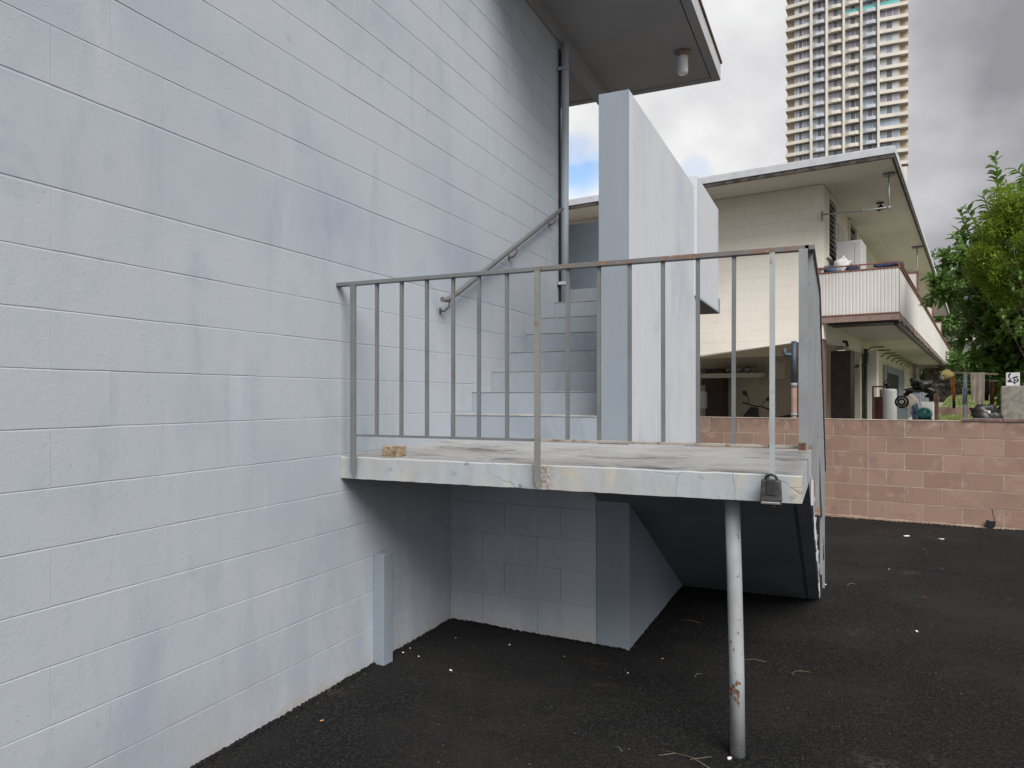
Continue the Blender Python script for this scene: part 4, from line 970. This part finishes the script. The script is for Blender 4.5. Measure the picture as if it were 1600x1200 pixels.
cloth('beige_cloth', pb(1421, 634, 16.9), .26, M_beige, 'beige cloth draped over the coiled hose beside the tub', 'cloth', 12, rz=.3, amp=.45, sc=(.65, .4, .85))
hc = thing('coiled_hose', 'dark coiled hose reel under the beige cloth', 'hose', P(1409, 628, 16.5), -RB)
m = MB(); pts = [(.11 * math.cos(q * .4), -.02 * q / 16, .11 * math.sin(q * .4)) for q in range(17)]; m.tube(pts, .022, 6); pts = [(.06 * math.cos(q * .4), -.03 - .02 * q / 16, .06 * math.sin(q * .4)) for q in range(17)]; m.tube(pts, .02, 6); m.build('coil', M_rubber, hc)
cloth('blue_rag', pb(1431, 645, 16.4), .15, simple('pale_blue_rag', (.18, .27, .42), .9, var=.5, sc=14), 'pale blue rag hanging between the beige cloth and the teal helmet', 'cloth', 14, sc=(.5, .4, 1.1), amp=.5)
hl = thing('teal_helmet', 'shiny teal helmet resting just above the red wall line', 'helmet', P(1445, 649, 15.6), -RB)
m = MB(); m.lathe([(.10, -.06), (.125, 0), (.118, .07), (.08, .125), (.03, .15)], n=20); m.build('shell', simple('teal_gloss_paint', (.03, .20, .19), .2, .7, var=.1), hl); MB().tube([(-.1, -.06, -.03), (0, -.118, .0), (.1, -.06, -.03)], .012, 6).build('visor_edge', M_black, hl)
MB().box(-.12, .12, -.12, .12, -.9, -.062).build('stand_block', M_dark, hl)
t, h, s = stand('white_cabinet', 1449, 628, 18.0, 'white square cabinet under the balcony end near the lawn', 'cabinet')
MB().box(-10 * s, 10 * s, 0, .4, 0, h).build('body', M_white2, t, bevel=.01); MB().box(-9 * s, 9 * s, -.015, -.001, .1, h - .06).build('door', M_white2, t, bevel=.004)
t, h, s = stand('brown_cupboard', 1462, 616, 18.2, 'narrow dark brown cupboard between the white cabinet and the lawn', 'cupboard')
MB().box(-3.5 * s, 3.5 * s, 0, .4, 0, h).build('body', simple('dark_red_brown_wood', (.10, .05, .035), .7, var=.3), t)
t, h, s = stand('grey_bin', 1432, 612, 19.0, 'dark grey bin behind the white cabinet', 'bin')
MB().box(-7 * s, 7 * s, 0, .3, 0, h).build('body', M_grey, t, bevel=.02); MB().box(-7.5 * s, 7.5 * s, -.02, .32, h, h + .04).build('lid', M_black, t)
t, h, s = stand('leaning_board', 1445, 608, 19.6, 'upright light grey board behind the white cabinet', 'board')
MB().box(-6 * s, 6 * s, 0, .05, 0, h).build('sheet', M_grey, t)
for k, (px_, py_, sz, lab) in enumerate([(1430, 608, .12, 'black plastic sack heaped on top of the dark grey bin'), (1440, 602, .15, 'large black sack heaped highest under the balcony end'), (1455, 614, .12, 'black sack resting beside the brown cupboard top')]):
    cloth('black_sack', pb(px_, py_, 19.2), sz, M_black, lab, 'bag', 30 + k, amp=1.1, sc=(1.1, .7, .9))
# clothes pole and washing to the right
cp = thing('clothes_pole', 'grey steel clothes pole with crossbar behind the red wall', 'clothes pole', P(1508, 700, 14.0) * 1, -RB); cp.location.z = YZ
zb_ = pb(1495, 583, 14.0)[2] - YZ
aL = pb(1468, 583, 14)[0] - pb(1508, 583, 14)[0]; aR = pb(1560, 588, 14)[0] - pb(1508, 583, 14)[0]
MB().tube([(0, 0, 0), (0, 0, zb_)], .032, 10).build('pole', M_grey, cp); MB().tube([(aL, 0, zb_ + .02), (aR, 0, zb_ - .03)], .016, 8).build('crossbar', M_wood, cp); MB().tube([(aL * .6, .1, zb_ - .13), (aR, .1, zb_ - .13)], .008, 6).build('lower_bar', M_post, cp)
def hang(name, x0, x1, y0, y1, b, mt, lab, cat, taper=.2, seed=1, corner=0.0):
    rnd = random.Random(seed); a0, _, zt = at_b(x0, y0, b); a1, _, zb = at_b(x1, y1, b); w_ = a1 - a0; h_ = zt - zb; n, k = 14, 12; bm = bmesh.new(); g = []
    ph = rnd.uniform(0, 6)
    for jx in range(k + 1):
        v = jx / k; row = []
        for i in range(n + 1):
            u = i / n; sh = taper * v * (0.5 - u)
            x = (u + sh * .6) * w_; dz = -v * h_ * (1 + corner * (u - .5)); y = .016 * math.sin(u * 15 + ph + v) * (0.35 + v) + .02 * math.sin(v * 7 + u * 4)
            row.append(bm.verts.new((x, y, dz)))
        g.append(row)
    for jx in range(k):
        for i in range(n): f = bm.faces.new([g[jx][i], g[jx][i + 1], g[jx + 1][i + 1], g[jx + 1][i]]); f.smooth = True
    bmesh.ops.solidify(bm, geom=bm.faces[:], thickness=0.006)
    me = bpy.data.meshes.new(name); bm.to_mesh(me); bm.free(); me.materials.append(mt)
    o = link(name, me, None, W(a0, b - .02, zt), (0, 0, -RB)); return tag(o, lab, cat)
hang('beige_towel', 1516, 1539, 582, 634, 13.95, M_beige, 'beige bath towel hanging on the clothes pole crossbar', 'towel', .25, 3, .35)
cloth('yellow_towel', pb(1481, 584, 13.95), .09, simple('pale_yellow_towel', (.50, .40, .16), .9, var=.2, sc=14), 'pale yellow bunched towel on the left end of the crossbar', 'towel', 41, sc=(1, .6, .75))
hang('orange_garment', 1486, 1492, 588, 614, 13.93, simple('orange_cloth', (.60, .25, .03), .9, var=.2), 'orange garment hanging under the yellow towel', 'clothing', .2, 5)
hang('red_garment', 1488, 1493, 612, 628, 13.90, simple('faded_red_cloth', (.40, .11, .07), .9, var=.2), 'faded red cloth hanging below the orange garment', 'clothing', .1, 6)
hang('dark_garment', 1488, 1493, 626, 638, 13.88, M_navy, 'dark cloth end hanging below the faded red cloth', 'clothing', .1, 7)
hang('navy_shirt', 1538, 1545, 594, 626, 14.1, simple('dark_slate_cloth', (.05, .055, .07), .9, var=.3), 'dark slate shirt hanging just right of the beige towel', 'clothing', .1, 8)
hang('brown_shirt', 1546, 1554, 596, 640, 14.05, simple('rusty_brown_cloth', (.27, .125, .05), .9, var=.25), 'rusty brown shirt hanging right of the dark slate shirt', 'clothing', .2, 9)
hang('yellow_cloth', 1563, 1569, 604, 636, 13.2, simple('bright_yellow_cloth', (.70, .62, .07), .85, var=.1), 'bright yellow cloth strip hanging before the grey planter pillar', 'cloth', .1, 10)
hang('grey_cloth', 1503, 1512, 605, 632, 13.8, simple('pale_grey_cloth', (.26, .29, .33), .9, var=.2), 'pale grey cloth wrapped round the middle of the clothes pole', 'cloth', .1, 11)
t, h, s = stand('planter_pillar', 1583, 603, 13.0, 'rough grey-beige textured pillar beside the yellow cloth', 'pillar')
MB().box(-19 * s, 19 * s, 0, .4, 0, h).build('body', simple('rough_textured_concrete', (.21, .20, .175), .95, var=.22, sc=16, bump=.8), t, bevel=.015)
pt = thing('patterned_pot', 'white square pot with dark leaf pattern on top of the rough pillar', 'plant pot', t.location + Vector((0, 0, h)), -RB)
MB().box(-.085, .085, .06, .24, .001, .20).build('pot', M_wcl, pt, bevel=.008)
m = MB(); rpt = random.Random(14)
for k in range(15):
    cx, cz, an = rpt.uniform(-.06, .06), rpt.uniform(.03, .18), rpt.uniform(0, 3.1); l_ = .03
    m.poly([(cx + l_ * math.cos(an), .057, cz + l_ * math.sin(an)), (cx - l_ * .35 * math.sin(an), .057, cz + l_ * .35 * math.cos(an)), (cx - l_ * math.cos(an), .057, cz - l_ * math.sin(an)), (cx + l_ * .35 * math.sin(an), .057, cz - l_ * .35 * math.cos(an))])
m.build('leaf_pattern', M_rubber, pt)
bb = cloth('black_bundle', pb(1541, 646, 12.9), .2, M_black, 'black rounded bundle with white patch on top of the wall line', 'bag', 51, amp=.7, sc=(1.0, .6, .6))
m = MB(); m.box(-.06, .05, -.125, -.118, .0, .045); o = m.build('white_patch', M_wcl, bb, bevel=.004); o.scale = (1, 1, 1)
o.scale = (5, 5, 5); o.data.transform(Matrix.Scale(1, 4)); 

# moped in the carport
mo = thing('moped', 'dark moped parked in the carport, its mirrors and handlebars above the red wall', 'moped', W(at_b(1182, 640, 16.3)[0], 16.3, YZ), -RB)
hz = at_b(1180, 634, 16.3)[2] - YZ
k_ = (at_b(1230, 640, 16.3)[0] - at_b(1130, 640, 16.3)[0]) / 100
m = MB(); m.tube([(-22 * k_, -.02, hz + 5.5 * k_), (-12 * k_, 0, hz + 2 * k_), (0, 0, hz - 1 * k_), (7 * k_, 0, hz - 1 * k_), (20 * k_, .05, hz - 6 * k_)], [.02, .014, .014, .014, .02], 8); m.build('handlebar', M_black, mo)
for x_, z_, dx, dz in ((-12, 3, -6, 17), (9, 1, 11, 10)):
    m = MB(); m.tube([(x_ * k_, 0, hz + z_ * k_), ((x_ + dx * .1) * k_, 0, hz + (z_ + dz * .5) * k_), ((x_ + dx * .7) * k_, 0, hz + (z_ + dz * .75) * k_)], .008, 6); m.build('mirror_stalk', M_black, mo)
    o = link('mirror', lump('mirror', M_black, 1, 2, 0, (1, .3, .62), 1), mo, ((x_ + dx) * k_, 0, hz + (z_ + dz) * k_), (0, R(50 if dx < 0 else -15), 0), (.078,) * 3)
m = MB(); m.prism([(-20 * k_, hz - 16 * k_), (-8 * k_, hz - 2 * k_), (2 * k_, hz - 3 * k_), (3 * k_, hz - 18 * k_), (0, .55), (-.3, .5)], 'Y', -.09, .09); m.build('headlight_cowl', M_black, mo, bevel=.01)
m = MB(); m.prism([(.25, .35), (.45, .80), (.85, .90), (1.12, .95), (1.1, .84), (1.0, .45), (.6, .3)], 'Y', -.12, .12); m.build('body', M_black, mo, bevel=.02)
m = MB(); m.prism([(.42, .92), (.7, .98), (1.15, 1.03), (1.15, .97), (.45, .86)], 'Y', -.13, .13); m.build('seat', M_rubber, mo, bevel=.01)
MB().box(-.1, .4, -.1, .1, .28, .34).build('footboard', M_black, mo, bevel=.01)
for x_ in (-.35, .95):
    wm = Matrix.Translation((x_, 0, .24)) @ Matrix.Rotation(math.pi / 2, 4, 'X')
    wh = MB().lathe([(.10, -.04), (.2, -.05), (.24, -.03), (.24, .03), (.2, .05), (.10, .04)], n=24, M=wm).build('wheel', M_rubber, mo)
    MB().lathe([(.02, -.045), (.10, -.042), (.10, .042), (.02, .045)], n=16, M=wm).build('rim', M_chrome, wh)
MB().tube([(-.35, .07, .24), (-.12, .05, .7)], .02, 8).tube([(-.35, -.07, .24), (-.12, -.05, .7)], .02, 8).build('fork', M_chrome, mo)

# ================================================================== THE TOWER
RC = R(4.5); e1 = Vector((math.cos(RC), -math.sin(RC), 0)); e2 = Vector((math.sin(RC), math.cos(RC), 0))
TD = 166.0; r0 = ray(1228, 600); T0 = Vector((r0.x, r0.y, 0)) * TD
def ts(px_):
    r = ray(px_, 600); d = Vector((r.x, r.y, 0))
    t = T0.dot(e2) / d.dot(e2); return (d * t - T0).dot(e1)
tw = thing('residential_tower', 'tall cream residential tower with rows of curved balconies, far behind the neighbour roof', 'tower', T0, -RC)
PZ = 2.627; ZT = 91.0; F0, F1 = 15, -7
zz0 = ZT - F0 * PZ; zz1 = ZT - F1 * PZ
pil = [(1265.8, 1269.6), (1290.2, 1293.8), (1316.8, 1320.4), (1344.2, 1347.8), (1370.9, 1374.6)]
bays = [(1228, 1265.8), (1269.6, 1290.2), (1293.8, 1316.8), (1320.4, 1344.2), (1347.8, 1370.9), (1374.6, 1419)]
SW = ts(1419)
MB().box(0.5, SW - 0.5, 3.0, 22, 0, zz1).build('core', M_tan, tw)
MB().box(0.2, SW - 0.2, 0.4, 2.99, 0, zz0 - 0.5).build('podium', M_tower, tw)
for a, b in pil:
    MB().box(ts(a), ts(b), -0.55, 2.99, zz0 - 0.4, zz1).build('pilaster', M_tower, tw)
def spandrel_mesh(x0, x1, kind, mt):
    w_ = ts(x1) - ts(x0); m = MB()
    if kind == 'flat0': prof = [(-0.12, 0.2), (w_ - .01, -0.30), (w_ - .01, 2.9), (-0.12, 2.9)]
    elif kind == 'flat1': prof = [(0.01, -0.30), (w_ + .02, 0.2), (w_ + .02, 2.9), (.01, 2.9)]
    else:
        prof = [(0.01, 2.9)]
        for i in range(9):
            u = i / 8; prof.append((0.01 + (w_ - .02) * u, 0.05 - 0.75 * min(1, math.sin(math.pi * u) * 1.5) * 0.6))
        prof.append((w_ - .01, 2.9)); prof = prof[::-1]
    m.prism([(p[0], p[1]) for p in prof], 'Z', 0, 0.14)
    n = len(prof)
    # the parapet itself, hollow behind
    if kind.startswith('flat'):
        (xa, ya_), (xb, yb) = (prof[0], prof[1]); m.prism([(xa, ya_), (xb, yb), (xb, yb + .14), (xa, ya_ + .14)], 'Z', 0.141, 0.74)
    else:
        arc = [p for p in prof if p[1] < 2]; inn = [(p[0], p[1] + .14) for p in arc][::-1]; m.prism(arc + inn, 'Z', 0.141, 0.74)
    return m.mesh('balcony_parapet', mt)
kinds = ['flat0', 'bow', 'bow', 'bow', 'bow', 'flat1']; mats_ = [M_tower, M_towerb, M_tower, M_tower, M_towerb, M_tower]
spm = [spandrel_mesh(a, b, k, mt) for (a, b), k, mt in zip(bays, kinds, mats_)]
M_mull = simple('pale_window_mullion', (0.55, 0.56, 0.56), 0.6)
def win_mesh(w_, n, var):
    m = MB(); pw = w_ / n
    G = {'blue': [1], 'violet': [2], 'dark': [3], 'curt': [4], 'teal': [5]}
    for i in range(n):
        g = {'blue': 1, 'mix': (1, 3, 1, 1)[i % 4], 'violet': 2, 'violetdark': (2, 3, 2, 2)[i % 4], 'curt': (4, 3, 4, 4)[i % 4], 'curtall': 4, 'greyish': (4, 1, 4, 1)[i % 4]}[var]
        m.mat(g); m.box(i * pw + .09, (i + 1) * pw - .09, 0.05, 0.07, 0.17, 2.46)
    m.mat(0)
    for i in range(n + 1): m.box(max(0, i * pw - .08), min(w_, i * pw + .08), 0.0, 0.12, 0.17, 2.46)
    return m.mesh('window', [M_mull, M_glass, M_glassv, M_glassd, M_curt])
VV = ['blue', 'mix', 'violet', 'violetdark', 'curt', 'curtall', 'greyish']
wins = {}
rt = random.Random(17)
for bi, (a, b) in enumerate(bays):
    x0, x1 = ts(a), ts(b)
    if bi == 0: wx0, wx1, n = ts(1241.2), x1, 4
    elif bi == 5: wx0, wx1, n = x0, ts(1404.5), 3
    else: wx0, wx1, n = x0, x1, 3
    if bi in (0, 5):
        MB().box(0.15 if bi == 0 else wx1 + .26, wx0 - .26 if bi == 0 else x1 - .15, 1.3, 2.98, zz0, zz1).build('tan_end_wall', M_tan, tw)
        MB().box(wx0 - .25 if bi == 0 else wx1, wx0 if bi == 0 else wx1 + .25, 1.0, 2.98, zz0, zz1).build('bay_edge_wall', M_tower, tw)
    for f in range(F0, F1, -1):
        z = ZT - f * PZ; link('balcony_parapet', spm[bi], tw, (x0, 0, z))
        if bi in (3, 4, 5) and f <= 9: pool = ['curt', 'curtall', 'curt', 'greyish', 'violet']
        elif bi in (0, 1, 2) and f <= 9: pool = ['violet', 'violetdark', 'mix', 'violetdark', 'curt']
        else: pool = ['blue', 'mix', 'mix', 'violetdark', 'greyish']
        v = rt.choice(pool)
        if (bi, v) not in wins: wins[(bi, v)] = win_mesh(wx1 - wx0, n, v)
        link('window', wins[(bi, v)], tw, (wx0, 0.62, z))
        if f == {3: 2, 4: 2, 5: 2}.get(bi) : MB().box(wx0 + .1, wx1 - .1, .55, .6, .17, 1.9).build('teal_panel', M_teal, tw, loc=(0, 0, z))

# ================================================================== TREES
import numpy as np
def leaf_geo(ln, wd, fold=.18, droop=.15):
    """leaf along +X, 6 triangles"""
    v = np.array([(0, 0, 0), (ln * .3, wd * .42, fold * wd), (ln * .3, 0, -.02 * ln), (ln * .3, -wd * .42, fold * wd),
                  (ln * .68, wd * .40, fold * wd - droop * ln * .35), (ln * .68, 0, -droop * ln * .4), (ln * .68, -wd * .40, fold * wd - droop * ln * .35), (ln, 0, -droop * ln)])
    f = [(0, 2, 1), (0, 3, 2), (1, 2, 5, 4), (2, 3, 6, 5), (4, 5, 7), (5, 6, 7)]
    return v, f
def frame(d, roll, rng):
    d = d / np.linalg.norm(d); up = np.array([0, 0, 1.0])
    y = np.cross(up, d); n = np.linalg.norm(y); y = y / n if n > 1e-3 else np.array([0, 1.0, 0]); z = np.cross(d, y)
    c, s = math.cos(roll), math.sin(roll); return np.stack([d, y * c + z * s, -y * s + z * c], axis=1)
def foliage(name, mats, leaves, parent, ind=0, key=None, origin=(0, 0, 0)):
    """leaves: list (pos, rot3x3, scale, mat); the `ind` nearest become objects of their own"""
    v0, f0 = leaf_geo(1.0, key or .42); org = np.array(origin)
    camp = np.array([0, 0, CAMH]); leaves.sort(key=lambda l: np.linalg.norm(l[0] - camp))
    if ind:
        ms = []
        for mt in mats:
            me = bpy.data.meshes.new('leaf'); me.from_pydata([tuple(v) for v in v0], [], f0); me.materials.append(mt); [setattr(p, 'use_smooth', True) for p in me.polygons]; ms.append(me)
        for p, rm, s, mi in leaves[:ind]:
            o = bpy.data.objects.new('leaf', ms[mi]); C.objects.link(o); o.parent = parent
            M4 = Matrix([[*(rm[i] * s), (p - org)[i]] for i in range(3)] + [[0, 0, 0, 1]]); o.matrix_local = M4
    rest = leaves[ind:]; vs = []; fs = []; mi_ = []
    for p, rm, s, mi in rest:
        k = len(vs); vs.extend((v0 * s) @ rm.T + (p - org)); fs.extend([tuple(i + k for i in f) for f in f0]); mi_.extend([mi] * len(f0))
    me = bpy.data.meshes.new(name); me.from_pydata([tuple(v) for v in vs], [], fs)
    for mt in mats: me.materials.append(mt)
    me.polygons.foreach_set('material_index', mi_); me.polygons.foreach_set('use_smooth', [True] * len(fs)); me.update()
    o = link(name, me, parent); o['kind'] = 'stuff'; return o
def rosettes(ells, ntips, nleaf, ln, rng, shell=.55, bright=.12):
    tips = []; leaves = []
    wts = np.array([e[1][0] * e[1][1] * e[1][2] for e in ells]); wts = wts / wts.sum()
    for i in range(ntips):
        c, r = ells[rng.choice(len(ells), p=wts)]
        d = rng.normal(size=3); d /= np.linalg.norm(d); q = shell + (1 - shell) * rng.random() ** .6
        p = np.array(c) + d * np.array(r) * q; tips.append(p)
        ax = d + np.array([0, 0, .7]) + rng.normal(size=3) * .3; ax /= np.linalg.norm(ax)
        br = 1 if rng.random() < bright else 0
        for k in range(nleaf):
            az = k * 2.4 + rng.random(); sp_a = math.radians(rng.uniform(35, 95))
            fr = frame(ax, 0, rng); ld = fr[:, 0] * math.cos(sp_a) + (fr[:, 1] * math.cos(az) + fr[:, 2] * math.sin(az)) * math.sin(sp_a)
            s = ln * rng.uniform(.65, 1.15); leaves.append((p - ax * ln * .35 * k / nleaf, frame(ld, rng.uniform(-.5, .5), rng), s, br if rng.random() < .8 else 0))
    return tips, leaves
def V(px_, py_, t): r = ray(px_, py_); return np.array([r.x * t, r.y * t, CAMH + r.z * t])
def trunk_and_limbs(parent, org, base, tips, rt_, n, rng, mt=M_bark):
    m = MB(); org = Vector(org); base = Vector(base) - org; top = sum((Vector(t) for t in tips), Vector()) / len(tips) - org; mid = base.lerp(top, .55) + Vector((.05, .08, 0))
    m.tube([base, base.lerp(mid, .5) + Vector((.04, -.03, 0)), mid, top], [rt_, rt_ * .85, rt_ * .65, rt_ * .3], 10); m.build('trunk', mt, parent)
    m = MB()
    for i in rng.choice(len(tips), min(n, len(tips)), replace=False):
        e = Vector(tips[i]) - org; s = base.lerp(top, rng.uniform(.45, .95)); k = s.lerp(e, .5) + Vector((0, 0, .12)) * (e - s).length * .3
        m.tube([s, k, e], [rt_ * .22, rt_ * .13, .006], 5, cap=False)
    m.build('branches', mt, parent)
rng = np.random.default_rng(5)
# 1. the broad-leaved tree overhanging the wall
org = V(1600, 700, 12.6); org[2] = .18
t1 = thing('broad_leaved_tree', 'broad-leaved dark green tree reaching left towards the balcony, behind the red wall', 'tree', tuple(org))
ells = [(V(1600, 520, 12.3), (1.0, 1.1, 1.2)), (V(1538, 475, 12.6), (.46, .6, .55)), (V(1545, 400, 12.8), (.62, .7, .70)), (V(1592, 335, 12.7), (.55, .5, .55)), (V(1640, 300, 12.7), (.6, .5, .6)), (V(1650, 480, 12.0), (1.2, 1.2, 1.9)), (V(1478, 452, 12.2), (.36, .4, .30)), (V(1512, 365, 12.6), (.30, .3, .32))]
tips, lv = rosettes(ells, 820, 11, .20, rng, .45, .13)
tips2, lv2 = rosettes([(V(1590, 640, 11.6), (.42, .4, .6)), (V(1560, 585, 12.2), (.42, .4, .3)), (V(1603, 600, 11.2), (.22, .2, .25)), (V(1598, 640, 11.0), (.16, .15, .3))], 130, 9, .17, rng, .3, .2); tips += tips2; lv += lv2
tips3, lv3b = rosettes([(V(1466, 455, 12.1), (.24, .3, .26)), (V(1490, 400, 12.4), (.25, .3, .28))], 34, 10, .17, rng, .3, .35); tips += tips3; lv += lv3b
# upright leafy shoots against the sky
def shoot(pts, step, ln):
    P_ = [np.array(p) for p in pts]
    for a, b in zip(P_[:-1], P_[1:]):
        L_ = np.linalg.norm(b - a); d = (b - a) / L_; n = int(L_ / step)
        for i in range(n):
            p = a + (b - a) * i / n; az = rng.uniform(0, 6.28); fr = frame(d, 0, rng); sa = math.radians(rng.uniform(45, 75))
            lv.append((p, frame(fr[:, 0] * math.cos(sa) + (fr[:, 1] * math.cos(az) + fr[:, 2] * math.sin(az)) * math.sin(sa), rng.uniform(-.4, .4), rng), ln * rng.uniform(.7, 1.1), 1 if rng.random() < .15 else 0))
    m_ = MB(); m_.tube([Vector(p - org) for p in P_], [.014] * (len(P_) - 1) + [.004], 5); return m_
sh_ = [shoot([V(1562, 400, 12.4), V(1566, 330, 12.4), V(1558, 285, 12.4), V(1556, 240, 12.4)], .024, .19),
       shoot([V(1570, 380, 12.4), V(1545, 330, 12.4), V(1535, 300, 12.3)], .026, .19),
       shoot([V(1590, 380, 12.3), V(1578, 320, 12.3), V(1574, 290, 12.3)], .028, .19),
       shoot([V(1555, 400, 12.5), V(1525, 350, 12.5), V(1508, 322, 12.5)], .026, .19),
       shoot([V(1530, 400, 12.5), V(1508, 350, 12.5), V(1500, 330, 12.5)], .026, .19),
       shoot([V(1620, 320, 12.3), V(1600, 275, 12.3), V(1583, 262, 12.3)], .026, .19),
       shoot([V(1600, 300, 12.3), V(1612, 262, 12.3), V(1606, 256, 12.3)], .026, .19),
       shoot([V(1520, 420, 12.5), V(1495, 375, 12.5), V(1487, 366, 12.5)], .026, .19),
       shoot([V(1500, 470, 12.2), V(1465, 440, 12.2), V(1445, 432, 12.2)], .026, .19)]
for m in sh_: m.build('shoot', M_bark, t1)
foliage('foliage', [M_leaf, M_leafb], lv, t1, ind=295, key=.44, origin=org)
trunk_and_limbs(t1, org, org, [t for t in tips], .11, 120, rng)
# 2. fine yellow-green conifer-like tree
org2 = V(1640, 700, 11.2); org2[2] = .18
t2 = thing('feathery_tree', 'bright yellow-green fine-leaved bushy tree at the right edge', 'tree', tuple(org2))
lumps = []
cc = V(1618, 385, 10.9)
for i in range(175):
    d = rng.normal(size=3); d /= np.linalg.norm(d); c = cc + d * np.array([.86, .7, 1.05]) * rng.uniform(.6, .95); lumps.append((c, rng.uniform(.11, .20)))
lf2 = []
for c, r in lumps:
    for k in range(300):
        d = rng.normal(size=3); d /= np.linalg.norm(d); p = c + d * r * rng.uniform(.5, 1.05)
        lf2.append((p, frame(d + np.array([0, 0, .5]) + rng.normal(size=3) * .5, rng.uniform(-1, 1), rng), rng.uniform(.035, .06), 0))
foliage('foliage', [M_fine], lf2, t2, key=.36, origin=org2)
trunk_and_limbs(t2, org2, org2, [cc + (l[0] - cc) * .7 for l in lumps], .07, 40, rng)
# 3. berry-bearing shrub at the very edge
org3 = V(1640, 700, 10.6); org3[2] = .18
t3 = thing('berry_shrub', 'shrub with small glossy leaves and red berry clusters at the right edge', 'shrub', tuple(org3))
tp3, lv3 = rosettes([(V(1618, 410, 10.4), (.36, .3, .62)), (V(1615, 500, 10.5), (.48, .3, .5))], 120, 8, .10, rng, .4, .45)
foliage('foliage', [M_leaf, M_leafb], lv3, t3, key=.40, origin=org3)
trunk_and_limbs(t3, org3, org3, tp3, .04, 24, rng)
bm_me = lump('berry_cluster', M_berry, 1, 2, .6, (1, 1, 1), 3)
for i in rng.choice(len(tp3), 18, replace=False): link('berry_cluster', bm_me, t3, tuple(tp3[i] - org3 + np.array([.01, .03, -.02])), (0, 0, 0), (.019,) * 3)
# 4. distant trees
def far_tree(px_, py_, t, rr_, n, lab, ln=.22, seed=1):
    rg_ = np.random.default_rng(seed); c = V(px_, py_, t); o3 = np.array([c[0], c[1], .0]); tr = thing('distant_tree', lab, 'tree', tuple(o3))
    lf = []; tp = []
    for i in range(46):
        d = rg_.normal(size=3); d /= np.linalg.norm(d); cc_ = c + d * np.array(rr_) * rg_.uniform(.45, .85); r = rg_.uniform(.2, .34) * min(rr_); tp.append(cc_)
        for k in range(n // 46):
            e = rg_.normal(size=3); e /= np.linalg.norm(e); p = cc_ + e * r * rg_.uniform(.6, 1.08)
            lf.append((p, frame(e + rg_.normal(size=3) * .5, rg_.uniform(-1, 1), rg_), ln * rg_.uniform(.6, 1.1), 0))
    foliage('foliage', [M_far], lf, tr, key=.55, origin=o3); trunk_and_limbs(tr, o3, o3, tp, .16, 20, rg_)
far_tree(1487, 455, 40, (2.3, 2.3, 2.9), 13000, 'rounded dark green distant tree beside the far end of the neighbour roof', .20, 1)
far_tree(1560, 470, 42, (3.0, 2.6, 3.4), 12000, 'dense dark distant tree mostly hidden behind the broad-leaved tree', .22, 2)
far_tree(1530, 575, 30, (1.6, 1.4, 1.0), 7000, 'low yellowish-green distant bush right of the far house', .15, 3)
far_tree(1610, 585, 30, (2.2, 1.6, 1.7), 8000, 'wide green distant bush behind the clothes pole', .16, 4)
far_tree(1447, 590, 35.5, (1.3, 1.0, 1.1), 6000, 'dark green bush growing under the far end of the balcony', .14, 5)
far_tree(1482, 570, 38.6, (1.2, .9, .9), 5000, 'light green bush growing over the far stone wall', .14, 6)
